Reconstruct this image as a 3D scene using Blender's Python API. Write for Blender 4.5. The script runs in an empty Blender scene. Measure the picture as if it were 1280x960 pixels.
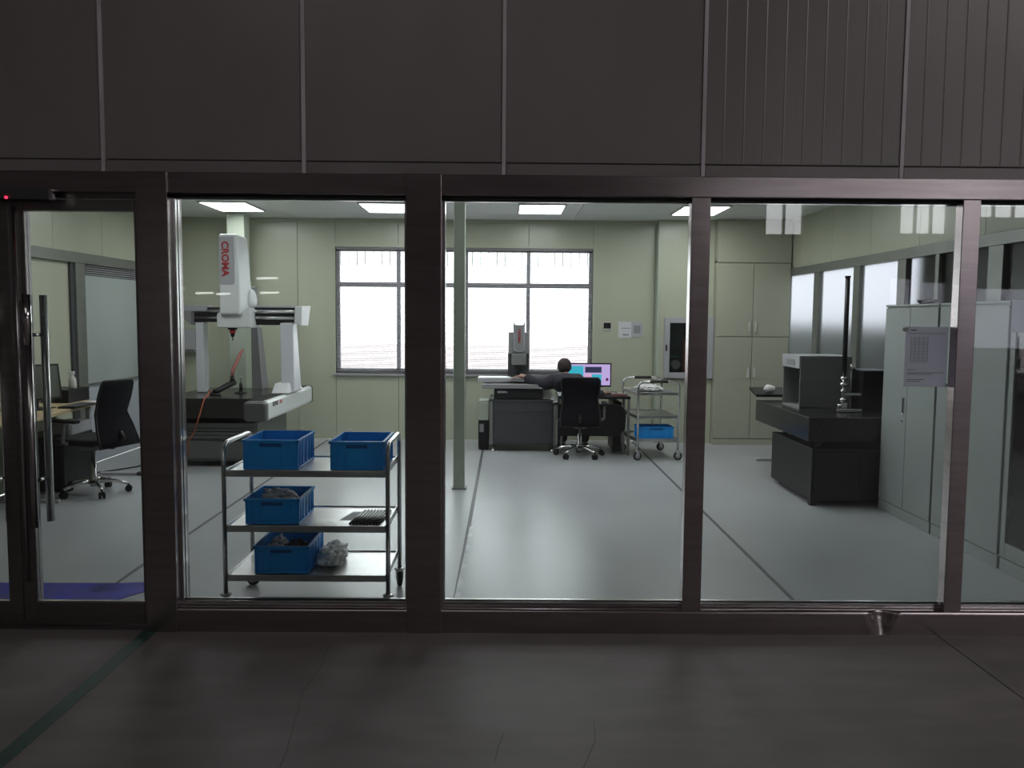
import bpy, bmesh, math, random
from math import radians, sin, cos, pi
from mathutils import Vector, Matrix

random.seed(7)
SC = bpy.context.scene
COL = SC.collection

# ------------------------------------------------------------------ camera
H = 1.6
PITCH, ROLL, YAW = radians(4.5), radians(.45), radians(.4)

def cam_dir(d):
    d = Vector((d[0], d[1]*cos(PITCH)+d[2]*sin(PITCH), -d[1]*sin(PITCH)+d[2]*cos(PITCH)))
    return Vector((d[0]*cos(YAW)+d[1]*sin(YAW), -d[0]*sin(YAW)+d[1]*cos(YAW), d[2]))
right = cam_dir((cos(ROLL), 0, sin(ROLL)))
up = cam_dir((-sin(ROLL), 0, cos(ROLL)))
fwd = cam_dir((0, 1, 0))
cd = bpy.data.cameras.new('camera')
cam = bpy.data.objects.new('camera', cd)
COL.objects.link(cam)
m = Matrix((right, up, -fwd)).transposed().to_4x4()
m.translation = (0, 0, H)
cam.matrix_world = m
cd.sensor_width = 36
cd.lens = 1040/1280*36
cd.clip_start = .05
cd.clip_end = 300
SC.camera = cam

# ------------------------------------------------------------------ world, exposure
w = bpy.data.worlds.new('overcast_sky')
SC.world = w
w.use_nodes = True
bg = w.node_tree.nodes['Background']
bg.inputs[0].default_value = (.97, .965, 1.0, 1)
bg.inputs[1].default_value = 2.0
SC.view_settings.view_transform = 'Standard'
SC.view_settings.look = 'None'
SC.view_settings.gamma = 1
SC.view_settings.use_curve_mapping = False
SC.view_settings.exposure = 1.35
LAMP = 5.2          # radiance of the ceiling panels in the lab
HALL_TUBE = 3.0

def area(name, loc, size, power, rot=(0, 0, 0), col=(1, 1, 1)):
    l = bpy.data.lights.new(name, 'AREA')
    l.shape = 'RECTANGLE'; l.size, l.size_y = size
    l.energy = power; l.color = col
    o = bpy.data.objects.new(name, l)
    COL.objects.link(o)
    o.location = loc; o.rotation_euler = rot
    return o
# fill lamps added high in the hall behind the viewer, for ambient light
area('hall_fill_light', (-2, -4, 6.9), (6, 5), 22, col=(1, .93, .93))
area('hall_fill_light', (9, -3, 6.9), (6, 5), 118, col=(1, .93, .93))

# ------------------------------------------------------------------ materials
MATS = {}
def mat(name, col, rough=.5, metal=0, noise=None, bump=None, alpha=1, emit=None, spec=.5, aniso=0, trans=0):
    """noise=(scale, amount, stretch xyz)  bump=(scale, strength, stretch)"""
    M = bpy.data.materials.new(name)
    M.use_nodes = True
    nt = M.node_tree
    b = nt.nodes['Principled BSDF']
    b.inputs['Base Color'].default_value = (*col, 1)
    b.inputs['Roughness'].default_value = rough
    b.inputs['Metallic'].default_value = metal
    b.inputs['Specular IOR Level'].default_value = spec
    b.inputs['Alpha'].default_value = alpha
    b.inputs['Anisotropic'].default_value = aniso
    b.inputs['Transmission Weight'].default_value = trans
    if emit:
        b.inputs['Emission Color'].default_value = (*emit[0], 1)
        b.inputs['Emission Strength'].default_value = emit[1]
    tc = nt.nodes.new('ShaderNodeTexCoord')
    def noise_node(scale, stretch):
        mp = nt.nodes.new('ShaderNodeMapping')
        mp.inputs['Scale'].default_value = stretch
        nt.links.new(tc.outputs['Object'], mp.inputs[0])
        n = nt.nodes.new('ShaderNodeTexNoise')
        n.inputs['Scale'].default_value = scale
        n.inputs['Detail'].default_value = 6
        nt.links.new(mp.outputs[0], n.inputs['Vector'])
        return n
    if noise:
        n = noise_node(noise[0], noise[2] if len(noise) > 2 else (1, 1, 1))
        r = nt.nodes.new('ShaderNodeValToRGB')
        a = noise[1]
        r.color_ramp.elements[0].position = .3
        r.color_ramp.elements[1].position = .7
        r.color_ramp.elements[0].color = (*[c*(1-a) for c in col], 1)
        r.color_ramp.elements[1].color = (*[min(1, c*(1+a)) for c in col], 1)
        nt.links.new(n.outputs['Fac'], r.inputs[0])
        nt.links.new(r.outputs[0], b.inputs['Base Color'])
        mr = nt.nodes.new('ShaderNodeMapRange')
        mr.inputs['To Min'].default_value = max(.02, rough*(1-a))
        mr.inputs['To Max'].default_value = min(1, rough*(1+a))
        nt.links.new(n.outputs['Fac'], mr.inputs[0])
        nt.links.new(mr.outputs[0], b.inputs['Roughness'])
    if bump:
        n = noise_node(bump[0], bump[2] if len(bump) > 2 else (1, 1, 1))
        bp = nt.nodes.new('ShaderNodeBump')
        bp.inputs['Strength'].default_value = bump[1]
        bp.inputs['Distance'].default_value = .01
        nt.links.new(n.outputs['Fac'], bp.inputs['Height'])
        nt.links.new(bp.outputs[0], b.inputs['Normal'])
    MATS[name] = M
    return M

mat('frame_steel', (.42, .365, .372), .23, 1, noise=(3, .1, (1, 1, 12)), bump=(40, .04, (1, 1, 30)))
mat('frame_steel_dark', (.27, .25, .25), .36, 1, noise=(3, .1, (1, 1, 12)))
mat('bead_steel', (.72, .72, .72), .2, 1, noise=(4, .1))
mat('chrome', (.75, .75, .74), .12, 1)
mat('steel', (.6, .6, .59), .24, 1, noise=(5, .12))
mat('tray_steel', (.6, .6, .6), .32, 1, noise=(6, .15), bump=(3, .05))
mat('black_gasket', (.012, .012, .012), .6)
mat('hall_panel', (.27, .248, .248), .3, 0, noise=(1.2, .07, (2, 1, 1)), bump=(14, .05, (6, 1, .2)))
mat('hall_joint', (.66, .63, .66), .4, 0, noise=(8, .15, (1, 1, .4)))
mat('concrete', (.195, .175, .17), .6, 0, noise=(3.2, .2, (.6, 1.6, 1)), bump=(30, .06))
mat('green_paint', (.03, .085, .06), .5, 0, noise=(14, .35))
mat('crack', (.08, .075, .075), .8)
mat('room_floor', (.42, .435, .445), .3, 0, noise=(1.1, .1, (1, .6, 1)), bump=(2.4, .06, (1, 1, 1)))
mat('floor_joint', (.1, .1, .105), .5, 0, noise=(9, .3))
mat('floor_joint_pale', (.5, .52, .54), .4, 0, noise=(9, .3))
mat('blue_paint', (.018, .02, .30), .35, 0, noise=(7, .45))
mat('cream_wall', (.47, .49, .375), .28, 0, noise=(1.0, .04, (3, 3, .4)), bump=(8, .03, (6, 6, .2)))
mat('cream_cabinet', (.42, .425, .33), .4, 0, noise=(1.2, .03))
mat('ceiling_white', (.78, .80, .79), .4, 0, noise=(1, .03))
mat('column_green', (.44, .49, .40), .4, 0, noise=(2, .05))
mat('window_alu', (.42, .41, .43), .4, .3)
mat('blind_rail', (.2, .19, .2), .5)
mat('grey_frame', (.25, .26, .245), .35, .5, noise=(3, .08, (1, 1, 4)))
mat('white_board', (.42, .47, .45), .35, 0, noise=(1, .04))
mat('white_panel', (.50, .53, .58), .5)
mat('cabinet_grey', (.35, .39, .375), .4, 0, noise=(2, .03))
mat('cabinet_dark', (.03, .03, .033), .5)
mat('granite', (.018, .0185, .02), .22, 0, noise=(90, .4))
mat('granite_grey', (.03, .029, .027), .22, 0, noise=(90, .3))
mat('black_metal', (.013, .013, .0145), .45, 0, noise=(3, .15))
mat('rod_steel', (.09, .088, .085), .3, .6)
mat('charcoal', (.055, .057, .062), .5, 0, noise=(4, .1))
mat('machine_white', (.72, .75, .74), .35, 0)
mat('machine_white_cool', (.68, .70, .74), .35, 0)
mat('cap_grey', (.095, .097, .095), .45)
mat('machine_grey', (.2, .205, .2), .5)
mat('machine_greygreen', (.14, .145, .14), .5, 0, noise=(3, .06))
mat('mid_grey', (.27, .27, .275), .5)
mat('pale_grey', (.42, .42, .44), .4)
mat('red_print', (.42, .03, .035), .5)
mat('black_print', (.03, .02, .03), .5)
mat('white_print', (.7, .7, .74), .5)
mat('red_plastic', (.5, .02, .02), .4)
mat('blue_plastic', (.008, .32, .82), .35, 0, noise=(3, .06))
mat('blue_plastic_dark', (.004, .1, .34), .4)
mat('black_plastic', (.010, .010, .012), .45, spec=.35)
mat('black_rubber', (.02, .02, .02), .7)
mat('wheel_grey', (.3, .3, .3), .5)
mat('orange_hose', (.42, .11, .05), .5)
mat('pink_hose', (.5, .2, .17), .5)
mat('plastic_film', (.62, .62, .64), .3, 0, noise=(10, .1), bump=(25, .4), alpha=.75)
mat('white_bag', (.85, .85, .83), .5, 0, bump=(18, .4))
mat('white_cloth', (.62, .62, .6), .8, 0, noise=(8, .12), bump=(20, .4))
mat('brown_cloth', (.07, .06, .055), .8)
mat('paper', (.62, .62, .64), .8)
mat('paper_lilac', (.45, .44, .48), .8, 0, noise=(3, .05))
mat('ink', (.12, .11, .16), .8)
mat('wood_top', (.52, .41, .24), .45, 0, noise=(4, .12, (1, 8, 1)))
mat('beige_light', (.5, .5, .45), .5)
mat('off_white', (.55, .55, .5), .5)
mat('hair', (.035, .022, .022), .75, 0, noise=(40, .3), bump=(60, .4))
mat('skin', (.42, .25, .19), .55)
mat('jacket', (.024, .022, .033), .85, 0, noise=(12, .25), bump=(14, .3))
mat('trousers', (.02, .02, .026), .85)
mat('mesh_fabric', (.006, .006, .009), .9, alpha=.9, spec=.2)
mat('seat_fabric', (.014, .014, .016), .85)
mat('screen_off', (.12, .13, .11), .12)
mat('pink_wall', (.85, .68, .70), .8)
mat('pale_ground', (.45, .45, .44), .9)
mat('dark_outside', (.035, .042, .036), .8)
mat('dark_recess', (.012, .03, .028), .35)
mat('green_shelf', (.03, .14, .12), .5)
mat('hall_dark', (.30, .28, .28), .8, 0, noise=(.6, .2))
mat('reddish', (.18, .06, .05), .6)
mat('ceiling_lamp', (.9, .9, .9), .5, emit=((.98, .97, 1.0), LAMP))
mat('tube_lamp', (.9, .9, .9), .5, emit=((1, 1, .98), HALL_TUBE))
mat('led_red', (.5, .01, .02), .4, emit=((1, .02, .06), 1.5))
def emis(name, col, s):
    mat(name, (0.02, .02, .02), .4, emit=(col, s))
emis('scr_lilac', (.62, .45, .85), .38)
emis('scr_cyan', (.04, .45, .60), .42)
emis('scr_dark', (.03, .03, .09), .35)
emis('scr_blue', (.05, .25, .55), .35)
emis('scr_black', (.004, .015, .02), .5)
emis('scr_pink', (.8, .45, .7), .38)
emis('scr_plum', (.1, .01, .1), .35)

def glass(name, tint=(.93, .96, .95), rough=0.0, refl=.10):
    M = bpy.data.materials.new(name)
    M.use_nodes = True
    nt = M.node_tree
    nt.nodes.clear()
    out = nt.nodes.new('ShaderNodeOutputMaterial')
    mix = nt.nodes.new('ShaderNodeMixShader')
    tr = nt.nodes.new('ShaderNodeBsdfTransparent')
    tr.inputs[0].default_value = (*tint, 1)
    gl = nt.nodes.new('ShaderNodeBsdfGlossy')
    gl.inputs['Roughness'].default_value = rough
    fr = nt.nodes.new('ShaderNodeFresnel')
    fr.inputs[0].default_value = 1.5
    nt.links.new(fr.outputs[0], mix.inputs[0])
    nt.links.new(tr.outputs[0], mix.inputs[1])
    nt.links.new(gl.outputs[0], mix.inputs[2])
    nt.links.new(mix.outputs[0], out.inputs[0])
    MATS[name] = M
glass('clear_glass')
def paperlike(name, col, k=.5):
    M = bpy.data.materials.new(name)
    M.use_nodes = True
    nt = M.node_tree
    b = nt.nodes['Principled BSDF']
    b.inputs['Base Color'].default_value = (*col, 1)
    b.inputs['Roughness'].default_value = .8
    t = nt.nodes.new('ShaderNodeBsdfTranslucent')
    t.inputs[0].default_value = (*col, 1)
    mx = nt.nodes.new('ShaderNodeMixShader')
    mx.inputs[0].default_value = k
    nt.links.new(b.outputs[0], mx.inputs[1]); nt.links.new(t.outputs[0], mx.inputs[2])
    nt.links.new(mx.outputs[0], nt.nodes['Material Output'].inputs[0])
    MATS[name] = M
paperlike('thin_paper_lilac', (.88, .85, .93), .55)
paperlike('thin_paper', (.8, .8, .85), .6)
paperlike('blind', (.8, .79, .82), .5)
def frosted(name):
    M = bpy.data.materials.new(name)
    M.use_nodes = True
    nt = M.node_tree
    nt.nodes.clear()
    out = nt.nodes.new('ShaderNodeOutputMaterial')
    add = nt.nodes.new('ShaderNodeMixShader')
    tl = nt.nodes.new('ShaderNodeBsdfTranslucent')
    tl.inputs[0].default_value = (.22, .24, .235, 1)
    rf = nt.nodes.new('ShaderNodeBsdfRefraction')
    rf.inputs['Color'].default_value = (.30, .305, .335, 1)
    rf.inputs['Roughness'].default_value = .62
    rf.inputs['IOR'].default_value = 1.25
    add.inputs[0].default_value = .65
    nt.links.new(tl.outputs[0], add.inputs[1])
    nt.links.new(rf.outputs[0], add.inputs[2])
    g = nt.nodes.new('ShaderNodeBsdfGlossy')
    g.inputs['Roughness'].default_value = .25
    m2 = nt.nodes.new('ShaderNodeMixShader')
    m2.inputs[0].default_value = .05
    nt.links.new(add.outputs[0], m2.inputs[1])
    nt.links.new(g.outputs[0], m2.inputs[2])
    nt.links.new(m2.outputs[0], out.inputs[0])
    MATS[name] = M
frosted('frosted_glass')

# ------------------------------------------------------------------ mesh helpers
class MB:
    def __init__(s):
        s.bm = bmesh.new()
        s.mi = 0
    def _mark(s, n0):
        s.bm.faces.ensure_lookup_table()
        for f in s.bm.faces[n0:]:
            f.material_index = s.mi
    def box(s, x0, x1, y0, y1, z0, z1, M=None):
        n0 = len(s.bm.faces)
        vs = [s.bm.verts.new((x, y, z)) for z in (z0, z1) for y in (y0, y1) for x in (x0, x1)]
        for q in ((0, 2, 3, 1), (4, 5, 7, 6), (0, 1, 5, 4), (2, 6, 7, 3), (0, 4, 6, 2), (1, 3, 7, 5)):
            s.bm.faces.new([vs[i] for i in q])
        if M is not None:
            for v in vs: v.co = M @ v.co
        s._mark(n0)
        return s
    def quad(s, *p):
        n0 = len(s.bm.faces)
        s.bm.faces.new([s.bm.verts.new(q) for q in p])
        s._mark(n0)
        return s
    def hexa(s, p):
        """8 points: bottom 4 ccw, top 4 ccw"""
        n0 = len(s.bm.faces)
        v = [s.bm.verts.new(q) for q in p]
        for q in ((3, 2, 1, 0), (4, 5, 6, 7), (0, 1, 5, 4), (1, 2, 6, 5), (2, 3, 7, 6), (3, 0, 4, 7)):
            s.bm.faces.new([v[i] for i in q])
        s._mark(n0)
        return s
    def prism(s, pts, a, b, axis='y'):
        """pts 2D polygon extruded a..b along axis"""
        n0 = len(s.bm.faces)
        def P(p, t):
            return {'y': (p[0], t, p[1]), 'x': (t, p[0], p[1]), 'z': (p[0], p[1], t)}[axis]
        A = [s.bm.verts.new(P(p, a)) for p in pts]
        B = [s.bm.verts.new(P(p, b)) for p in pts]
        n = len(pts)
        s.bm.faces.new(A)
        s.bm.faces.new(B[::-1])
        for i in range(n):
            s.bm.faces.new((A[i], B[i], B[(i+1) % n], A[(i+1) % n]))
        s._mark(n0)
        return s
    def tube(s, pts, r, n=10, cap=True):
        n0 = len(s.bm.faces)
        pts = [Vector(p) for p in pts]
        rs = r if isinstance(r, (list, tuple)) else [r]*len(pts)
        rings = []
        ref = None
        for i, p in enumerate(pts):
            if i == 0: t = pts[1]-p
            elif i == len(pts)-1: t = p-pts[i-1]
            else: t = (pts[i+1]-p).normalized()+(p-pts[i-1]).normalized()
            t.normalize()
            if ref is None:
                ref = Vector((0, 0, 1)) if abs(t.z) < .9 else Vector((1, 0, 0))
            u = t.cross(ref); u.normalize()
            v = u.cross(t); v.normalize()
            ref = v
            rings.append([s.bm.verts.new(p+(u*cos(2*pi*k/n)+v*sin(2*pi*k/n))*rs[i]) for k in range(n)])
        for a, b in zip(rings, rings[1:]):
            for k in range(n):
                f = s.bm.faces.new((a[k], a[(k+1) % n], b[(k+1) % n], b[k]))
                f.smooth = True
        if cap:
            s.bm.faces.new(rings[0][::-1]); s.bm.faces.new(rings[-1])
        s._mark(n0)
        return s
    def cyl(s, c, r, h, axis='z', n=16):
        d = {'x': Vector((1, 0, 0)), 'y': Vector((0, 1, 0)), 'z': Vector((0, 0, 1))}[axis]
        return s.tube([Vector(c), Vector(c)+d*h], r, n)
    def lathe(s, prof, c=(0, 0), n=16):
        n0 = len(s.bm.faces)
        rings = [[s.bm.verts.new((c[0]+r*cos(2*pi*k/n), c[1]+r*sin(2*pi*k/n), z)) for k in range(n)] for r, z in prof]
        for a, b in zip(rings, rings[1:]):
            for k in range(n):
                s.bm.faces.new((a[k], a[(k+1) % n], b[(k+1) % n], b[k])).smooth = True
        s.bm.faces.new(rings[0][::-1]); s.bm.faces.new(rings[-1])
        s._mark(n0)
        return s
    def blob(s, c, r, sc=(1, 1, 1), jitter=0, seed=0, sub=3):
        n0 = len(s.bm.faces)
        R = random.Random(seed)
        ret = bmesh.ops.create_icosphere(s.bm, subdivisions=sub, radius=r)
        for v in ret['verts']:
            k = 1+R.uniform(-jitter, jitter)
            v.co = Vector((v.co.x*sc[0]*k+c[0], v.co.y*sc[1]*k+c[1], v.co.z*sc[2]*k+c[2]))
        s.bm.faces.ensure_lookup_table()
        for f in s.bm.faces[n0:]:
            f.smooth = True
        s._mark(n0)
        return s
    def sheet(s, rows, thick=0):
        """rows: grid of points"""
        n0 = len(s.bm.faces)
        G = [[s.bm.verts.new(p) for p in r] for r in rows]
        for a, b in zip(G, G[1:]):
            for k in range(len(a)-1):
                s.bm.faces.new((a[k], a[k+1], b[k+1], b[k])).smooth = True
        s._mark(n0)
        return s

def link_mesh(name, mb, mats, parent=None, bevel=0, solid=0, smooth=False, sub=0, recalc=True):
    me = bpy.data.meshes.new(name)
    if recalc: bmesh.ops.recalc_face_normals(mb.bm, faces=mb.bm.faces)
    mb.bm.to_mesh(me)
    mb.bm.free()
    for k in (mats if isinstance(mats, (list, tuple)) else [mats]):
        me.materials.append(MATS[k])
    o = bpy.data.objects.new(name, me)
    COL.objects.link(o)
    if parent is not None: o.parent = parent
    if solid:
        md = o.modifiers.new('solid', 'SOLIDIFY'); md.thickness = solid; md.offset = 0
    if bevel:
        md = o.modifiers.new('bevel', 'BEVEL'); md.width = bevel; md.segments = 2; md.limit_method = 'ANGLE'
    if sub:
        md = o.modifiers.new('sub', 'SUBSURF'); md.levels = sub; md.render_levels = sub
    if smooth:
        for p in me.polygons: p.use_smooth = True
    return o

class Thing:
    def __init__(s, name, label, cat, loc=(0, 0, 0), rz=0, group=None, kind=None):
        o = bpy.data.objects.new(name, None)
        COL.objects.link(o)
        o.empty_display_size = .1
        o.location = loc
        o.rotation_euler = (0, 0, rz)
        o['label'] = label
        o['category'] = cat
        if group: o['group'] = group
        if kind: o['kind'] = kind
        s.o = o
        s.loc = Vector(loc)
    def part(s, name, mb, mats, parent=None, world=False, label=None, kind=None, **k):
        if world:
            for v in mb.bm.verts: v.co -= s.loc
        o = link_mesh(name, mb, mats, parent or s.o, **k)
        if label: o['label'] = label
        if kind: o['kind'] = kind
        return o

def single(name, mb, mats, label, cat, loc=(0, 0, 0), rz=0, group=None, kind=None, **k):
    """a thing that is one mesh, modelled in local coordinates"""
    o = link_mesh(name, mb, mats, None, **k)
    o.location = loc
    o.rotation_euler = (0, 0, rz)
    o['label'] = label; o['category'] = cat
    if group: o['group'] = group
    if kind: o['kind'] = kind
    return o

def struct(name, label, cat, loc=(0, 0, 0)):
    return Thing(name, label, cat, loc, kind='structure')

def clone(ob, name=None, parent=None):
    c = ob.copy()
    COL.objects.link(c)
    c.parent = parent
    for ch in list(ob.children):
        clone(ch, None, c)
    return c

def copy_thing(T, loc, rz=None, label=None):
    c = clone(T.o)
    c.location = loc
    if rz is not None: c.rotation_euler = (0, 0, rz)
    if label: c['label'] = label
    return c

def text_mesh(body, size, matn, M, parent, name='lettering', bold=.0, ext=.001, sx=1.0):
    cu = bpy.data.curves.new('lettering_curve', 'FONT')
    cu.body = body; cu.size = size; cu.extrude = ext; cu.offset = bold
    cu.align_x = 'CENTER'; cu.align_y = 'CENTER'
    t = bpy.data.objects.new('lettering_tmp', cu)
    COL.objects.link(t)
    bpy.context.view_layer.update()
    me = bpy.data.meshes.new_from_object(t.evaluated_get(bpy.context.evaluated_depsgraph_get()))
    bpy.data.objects.remove(t)
    me.transform(M @ Matrix.Diagonal((sx, 1, 1, 1)))
    me.materials.clear(); me.materials.append(MATS[matn])
    o = bpy.data.objects.new(name, me)
    COL.objects.link(o)
    o.parent = parent
    return o

# =================================================================== SETTING
YF0, YF1 = 4.13, 4.30           # front steel frame, hall face / room face
YG = 4.21                       # glass
XL, XR, YB, ZC = -4.47, 3.62, 10.9, 2.87
HX0, HX1, HY0, HZ = -9.0, 15.5, -14.0, 7.0

# hall floor: concrete slabs with a joint
fl = struct('floor', 'dark concrete floor of the hall with a green painted line', 'floor')
xs = [HX0, -1.83-5.9, -1.83+.0, 2.21, 6.2, 10.2, HX1]
xs = [HX0, -5.8, 2.215, 10.2, HX1]
for a, b in zip(xs, xs[1:]):
    fl.part('floor_slab', MB().box(a+.004, b-.004, HY0, 4.24, -.12, 0), 'concrete')
fl.part('joint_filler', MB().box(HX0, HX1, HY0, 4.24, -.13, -.006), 'crack')
fl.part('painted_line', MB().hexa([(-1.86, 0, .0005), (-1.79, 0, .0005), (-1.765, 4.2, .0005), (-1.835, 4.2, .0005),
                                   (-1.86, 0, .002), (-1.79, 0, .002), (-1.765, 4.2, .002), (-1.835, 4.2, .002)]), 'green_paint', label='green painted line')
def ribbon(pts, wd, z0=.0004, z1=.0016):
    mb = MB()
    for (x0, y0), (x1, y1) in zip(pts, pts[1:]):
        d = Vector((x1-x0, y1-y0)).normalized()
        n = Vector((-d.y, d.x))*wd/2
        mb.hexa([(x0-n.x, y0-n.y, z0), (x0+n.x, y0+n.y, z0), (x1+n.x, y1+n.y, z0), (x1-n.x, y1-n.y, z0),
                 (x0-n.x, y0-n.y, z1), (x0+n.x, y0+n.y, z1), (x1+n.x, y1+n.y, z1), (x1-n.x, y1-n.y, z1)])
    return mb
fl.part('crack', ribbon([(-.86, 3.98), (-.84, 3.7), (-.86, 3.45), (-.83, 3.2), (-.80, 2.95), (-.79, 2.7)], .0016), 'crack')
fl.part('crack', ribbon([(.36, 3.2), (.35, 3.05), (.30, 2.9), (.25, 2.74)], .0014), 'crack')
fl.part('crack', ribbon([(-.0, 3.1), (-.02, 3.0), (-.03, 2.9)], .0018), 'crack')

# lab floor: coated slabs with dark joints
rf = struct('floor.001', 'grey coated floor of the inspection room with dark joint lines', 'floor')
jx = [XL, -2.33, -.28, 1.66, XR]
for a, b in zip(jx, jx[1:]):
    for ya, yb in ((4.24, 10.9),):
        rf.part('floor_slab', MB().box(a+.015, b-.015, ya, yb, -.08, 0), 'room_floor')
rf.part('joint_filler', MB().box(XL, XR, 4.24, YB, -.09, -.004), 'floor_joint', label='dark joint filler between the slabs')
rf.part('blue_marking', MB().prism([(-4.3, 4.58), (-2.19, 4.58), (-2.0, 4.88), (-2.06, 4.93), (-2.3, 4.89), (-4.3, 4.87)], .0005, .003, 'z'), 'blue_paint', label='blue painted floor marking')
rf.part('worn_strip', ribbon([(-.275, 4.5), (-.262, 5.5), (-.258, 6.3)], .03), 'floor_joint_pale')

# room ceiling
ce = struct('ceiling', 'white panelled ceiling of the inspection room', 'ceiling')
cx = [XL, -2.9+.2, -1.0, .85, 2.6, XR]
for i, (a, b) in enumerate(zip(cx, cx[1:])):
    for ya, yb in ((4.3, 7.4), (7.4, 10.32), (10.32, 10.9)):
        ce.part('ceiling_panel', MB().box(a+.003, b-.003, ya+.003, yb-.003, ZC, ZC+.06), 'ceiling_white', bevel=.003)
ce.part('ceiling_backing', MB().box(XL-.12, XR+.12, 4.29, YB+.14, ZC+.061, ZC+.12), 'ceiling_white')

# ---- upper hall wall of panels above the glazing
wf = struct('wall_front', 'dark grey sandwich panel wall of the hall above the glazing', 'wall')
k = 0
x = -9.0
seams = [-9+.0]
sx = [-2.0+i*.99 for i in range(-7, 18)]
sx = [v for v in sx if HX0 < v < HX1]
ed = [HX0]+sx+[HX1]
for a, b in zip(ed, ed[1:]):
    p = MB().box(a+.010, b-.010, 4.205, 4.285, 2.372, HZ)
    n = max(1, int(round((b-a)/.099)))
    wf.part('wall_panel', p, 'hall_panel', bevel=.004)
    st = MB().box(a+.012, b-.012, 4.2, 4.285, 2.30, 2.366)
    wf.part('wall_strip', st, 'hall_panel', bevel=.003)
for v in sx:
    wf.part('joint_strip', MB().box(v-.0095, v+.0095, 4.1985, 4.28, 2.30, HZ), 'hall_joint', label='paler joint strip')
# fine ribs of the panels at the right
for a, b in zip(ed, ed[1:]):
    if b < 1.5 or a > 5: continue
    for j in range(1, 10):
        xx = a+(b-a)*j/10
        wf.part('rib', MB().prism([(xx-.009, 4.206), (xx+.009, 4.206), (xx, 4.2035)], 2.372, HZ, 'z'), 'hall_panel')
wf.part('wall_core', MB().box(HX0, HX1, 4.225, 4.28, 2.30, HZ), 'hall_panel')
wf.part('wall_panel', MB().box(HX0, -4.6, 4.205, 4.285, 0, 2.3), 'hall_panel')
wf.part('wall_panel', MB().box(3.75, HX1, 4.205, 4.285, 0, 2.3), 'hall_panel')
# room side of the wall above the glass
wf.part('inner_lining', MB().box(XL, XR, 4.286, 4.30, 2.30, ZC), 'cream_wall')

# steel frame
def trim(n, label, mb, m='frame_steel', **k):
    o = link_mesh('trim_%d' % n, mb, m, None, **k)
    o['kind'] = 'structure'; o['label'] = label; o['category'] = 'trim'
    return o
trim(1, 'long brushed steel header beam over the glazing', MB().box(-4.6, 3.75, YF0, YF1, 2.2, 2.30), bevel=.003)
# sill with the dent
sm = bmesh.new()
sill = MB()
N = 260
xs_ = [-1.66+(3.75+1.66)*i/N for i in range(N+1)]
zs_ = [0, .015, .03, .045, .06, .075, .09, .105, .12]
def dent(xx, zz):
    u = (xx-1.93)/.05
    wz = max(0, (zz+.01)/.13)
    d = .035*math.exp(-(u/(0.25+wz))**4)*min(1, wz*1.3)
    d -= .006*math.exp(-((abs(u)-1.25)/.3)**2)*wz
    return d
rows = [[(xx, YF0+dent(xx, zz), zz) for xx in xs_] for zz in zs_]
rows.append([(xx, YF0+.03+dent(xx, .12)*.4, .12) for xx in xs_])
rows.append([(xx, YF1, .12) for xx in xs_])
rows.append([(xx, YF1, 0) for xx in xs_])
sill.sheet(rows)
o = trim(2, 'long brushed steel sill with a dent near its right end', sill)
trim(3, 'broad dark steel post beside the right door leaf', MB().box(-1.812, -1.658, YF0-.01, YF1, 0, 2.30), bevel=.003)
trim(4, 'broad dark steel post left of the second glass pane', MB().box(-.497, -.322, YF0-.01, YF1, 0, 2.30), bevel=.003)
trim(5, 'slim steel mullion between the second and third pane', MB().box(.905, 1.0, YF0+.005, YG-.006, .115, 2.2), bevel=.003)
trim(6, 'slim steel mullion behind which the notice is taped', MB().box(2.243, 2.332, YF0+.005, YG-.006, .115, 2.2), bevel=.003)
trim(7, 'steel end post of the glazing at far right', MB().box(3.55, 3.75, YF0-.01, YF1, 0, 2.3), bevel=.003)
trim(8, 'steel end post left of the doors', MB().box(-4.6, -3.32, YF0, YF1, 0, 2.3), bevel=.003)
trim(9, 'dark steel threshold strip under the doors', MB().box(-3.32, -1.812, YF0+.02, YF1-.02, 0, .012), 'frame_steel_dark')
trim(10, 'thin dark steel transom strip above the door leaves', MB().box(-3.32, -1.812, YF0+.05, YF1-.03, 2.175, 2.2), 'frame_steel_dark')

# glass panes
def pane(n, x0, x1, label, z0=.145, z1=2.2):
    t = struct('window_%d' % n, label, 'window', ((x0+x1)/2, YG, .12))
    t.part('glass_pane', MB().box(x0, x1, YG-.005, YG+.005, z0-.02, z1), 'clear_glass', world=True)
    t.part('bottom_bead', MB().box(x0, x1, YF0+.055, YG-.012, .121, z0+.0), 'bead_steel', world=True, bevel=.002)
    t.part('bottom_bead', MB().box(x0, x1, YG+.012, YG+.03, .121, z0+.0), 'bead_steel', world=True, bevel=.002)
    t.part('gasket', MB().box(x0, x1, YG-.011, YG-.0055, .121, z0+.004), 'black_gasket', world=True)
    t.part('top_bead', MB().box(x0, x1, YF0+.055, YG-.008, z1-.011, z1), 'black_gasket', world=True)
    t.part('top_bead', MB().box(x0, x1, YG+.008, YG+.03, z1-.02, z1), 'bead_steel', world=True)
    for a, b in ((x0, x0+.014), (x1-.014, x1)):
        if .8 < a < 2.5: continue
        t.part('side_bead', MB().box(a, b, YG-.03, YG-.006, z0, z1-.02), 'bead_steel', world=True, bevel=.002)
        t.part('side_bead', MB().box(a, b, YG+.006, YG+.03, z0, z1-.02), 'bead_steel', world=True, bevel=.002)
    return t
pane(1, -1.658, -.497, 'glass pane in front of the steel trolley with blue bins')
pane(2, -.322, .951, 'wide glass pane in front of the seated worker')
pane(3, .953, 2.286, 'glass pane in front of the black granite table')
pane(4, 2.288, 3.55, 'glass pane at far right in front of the metal cupboards')

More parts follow.
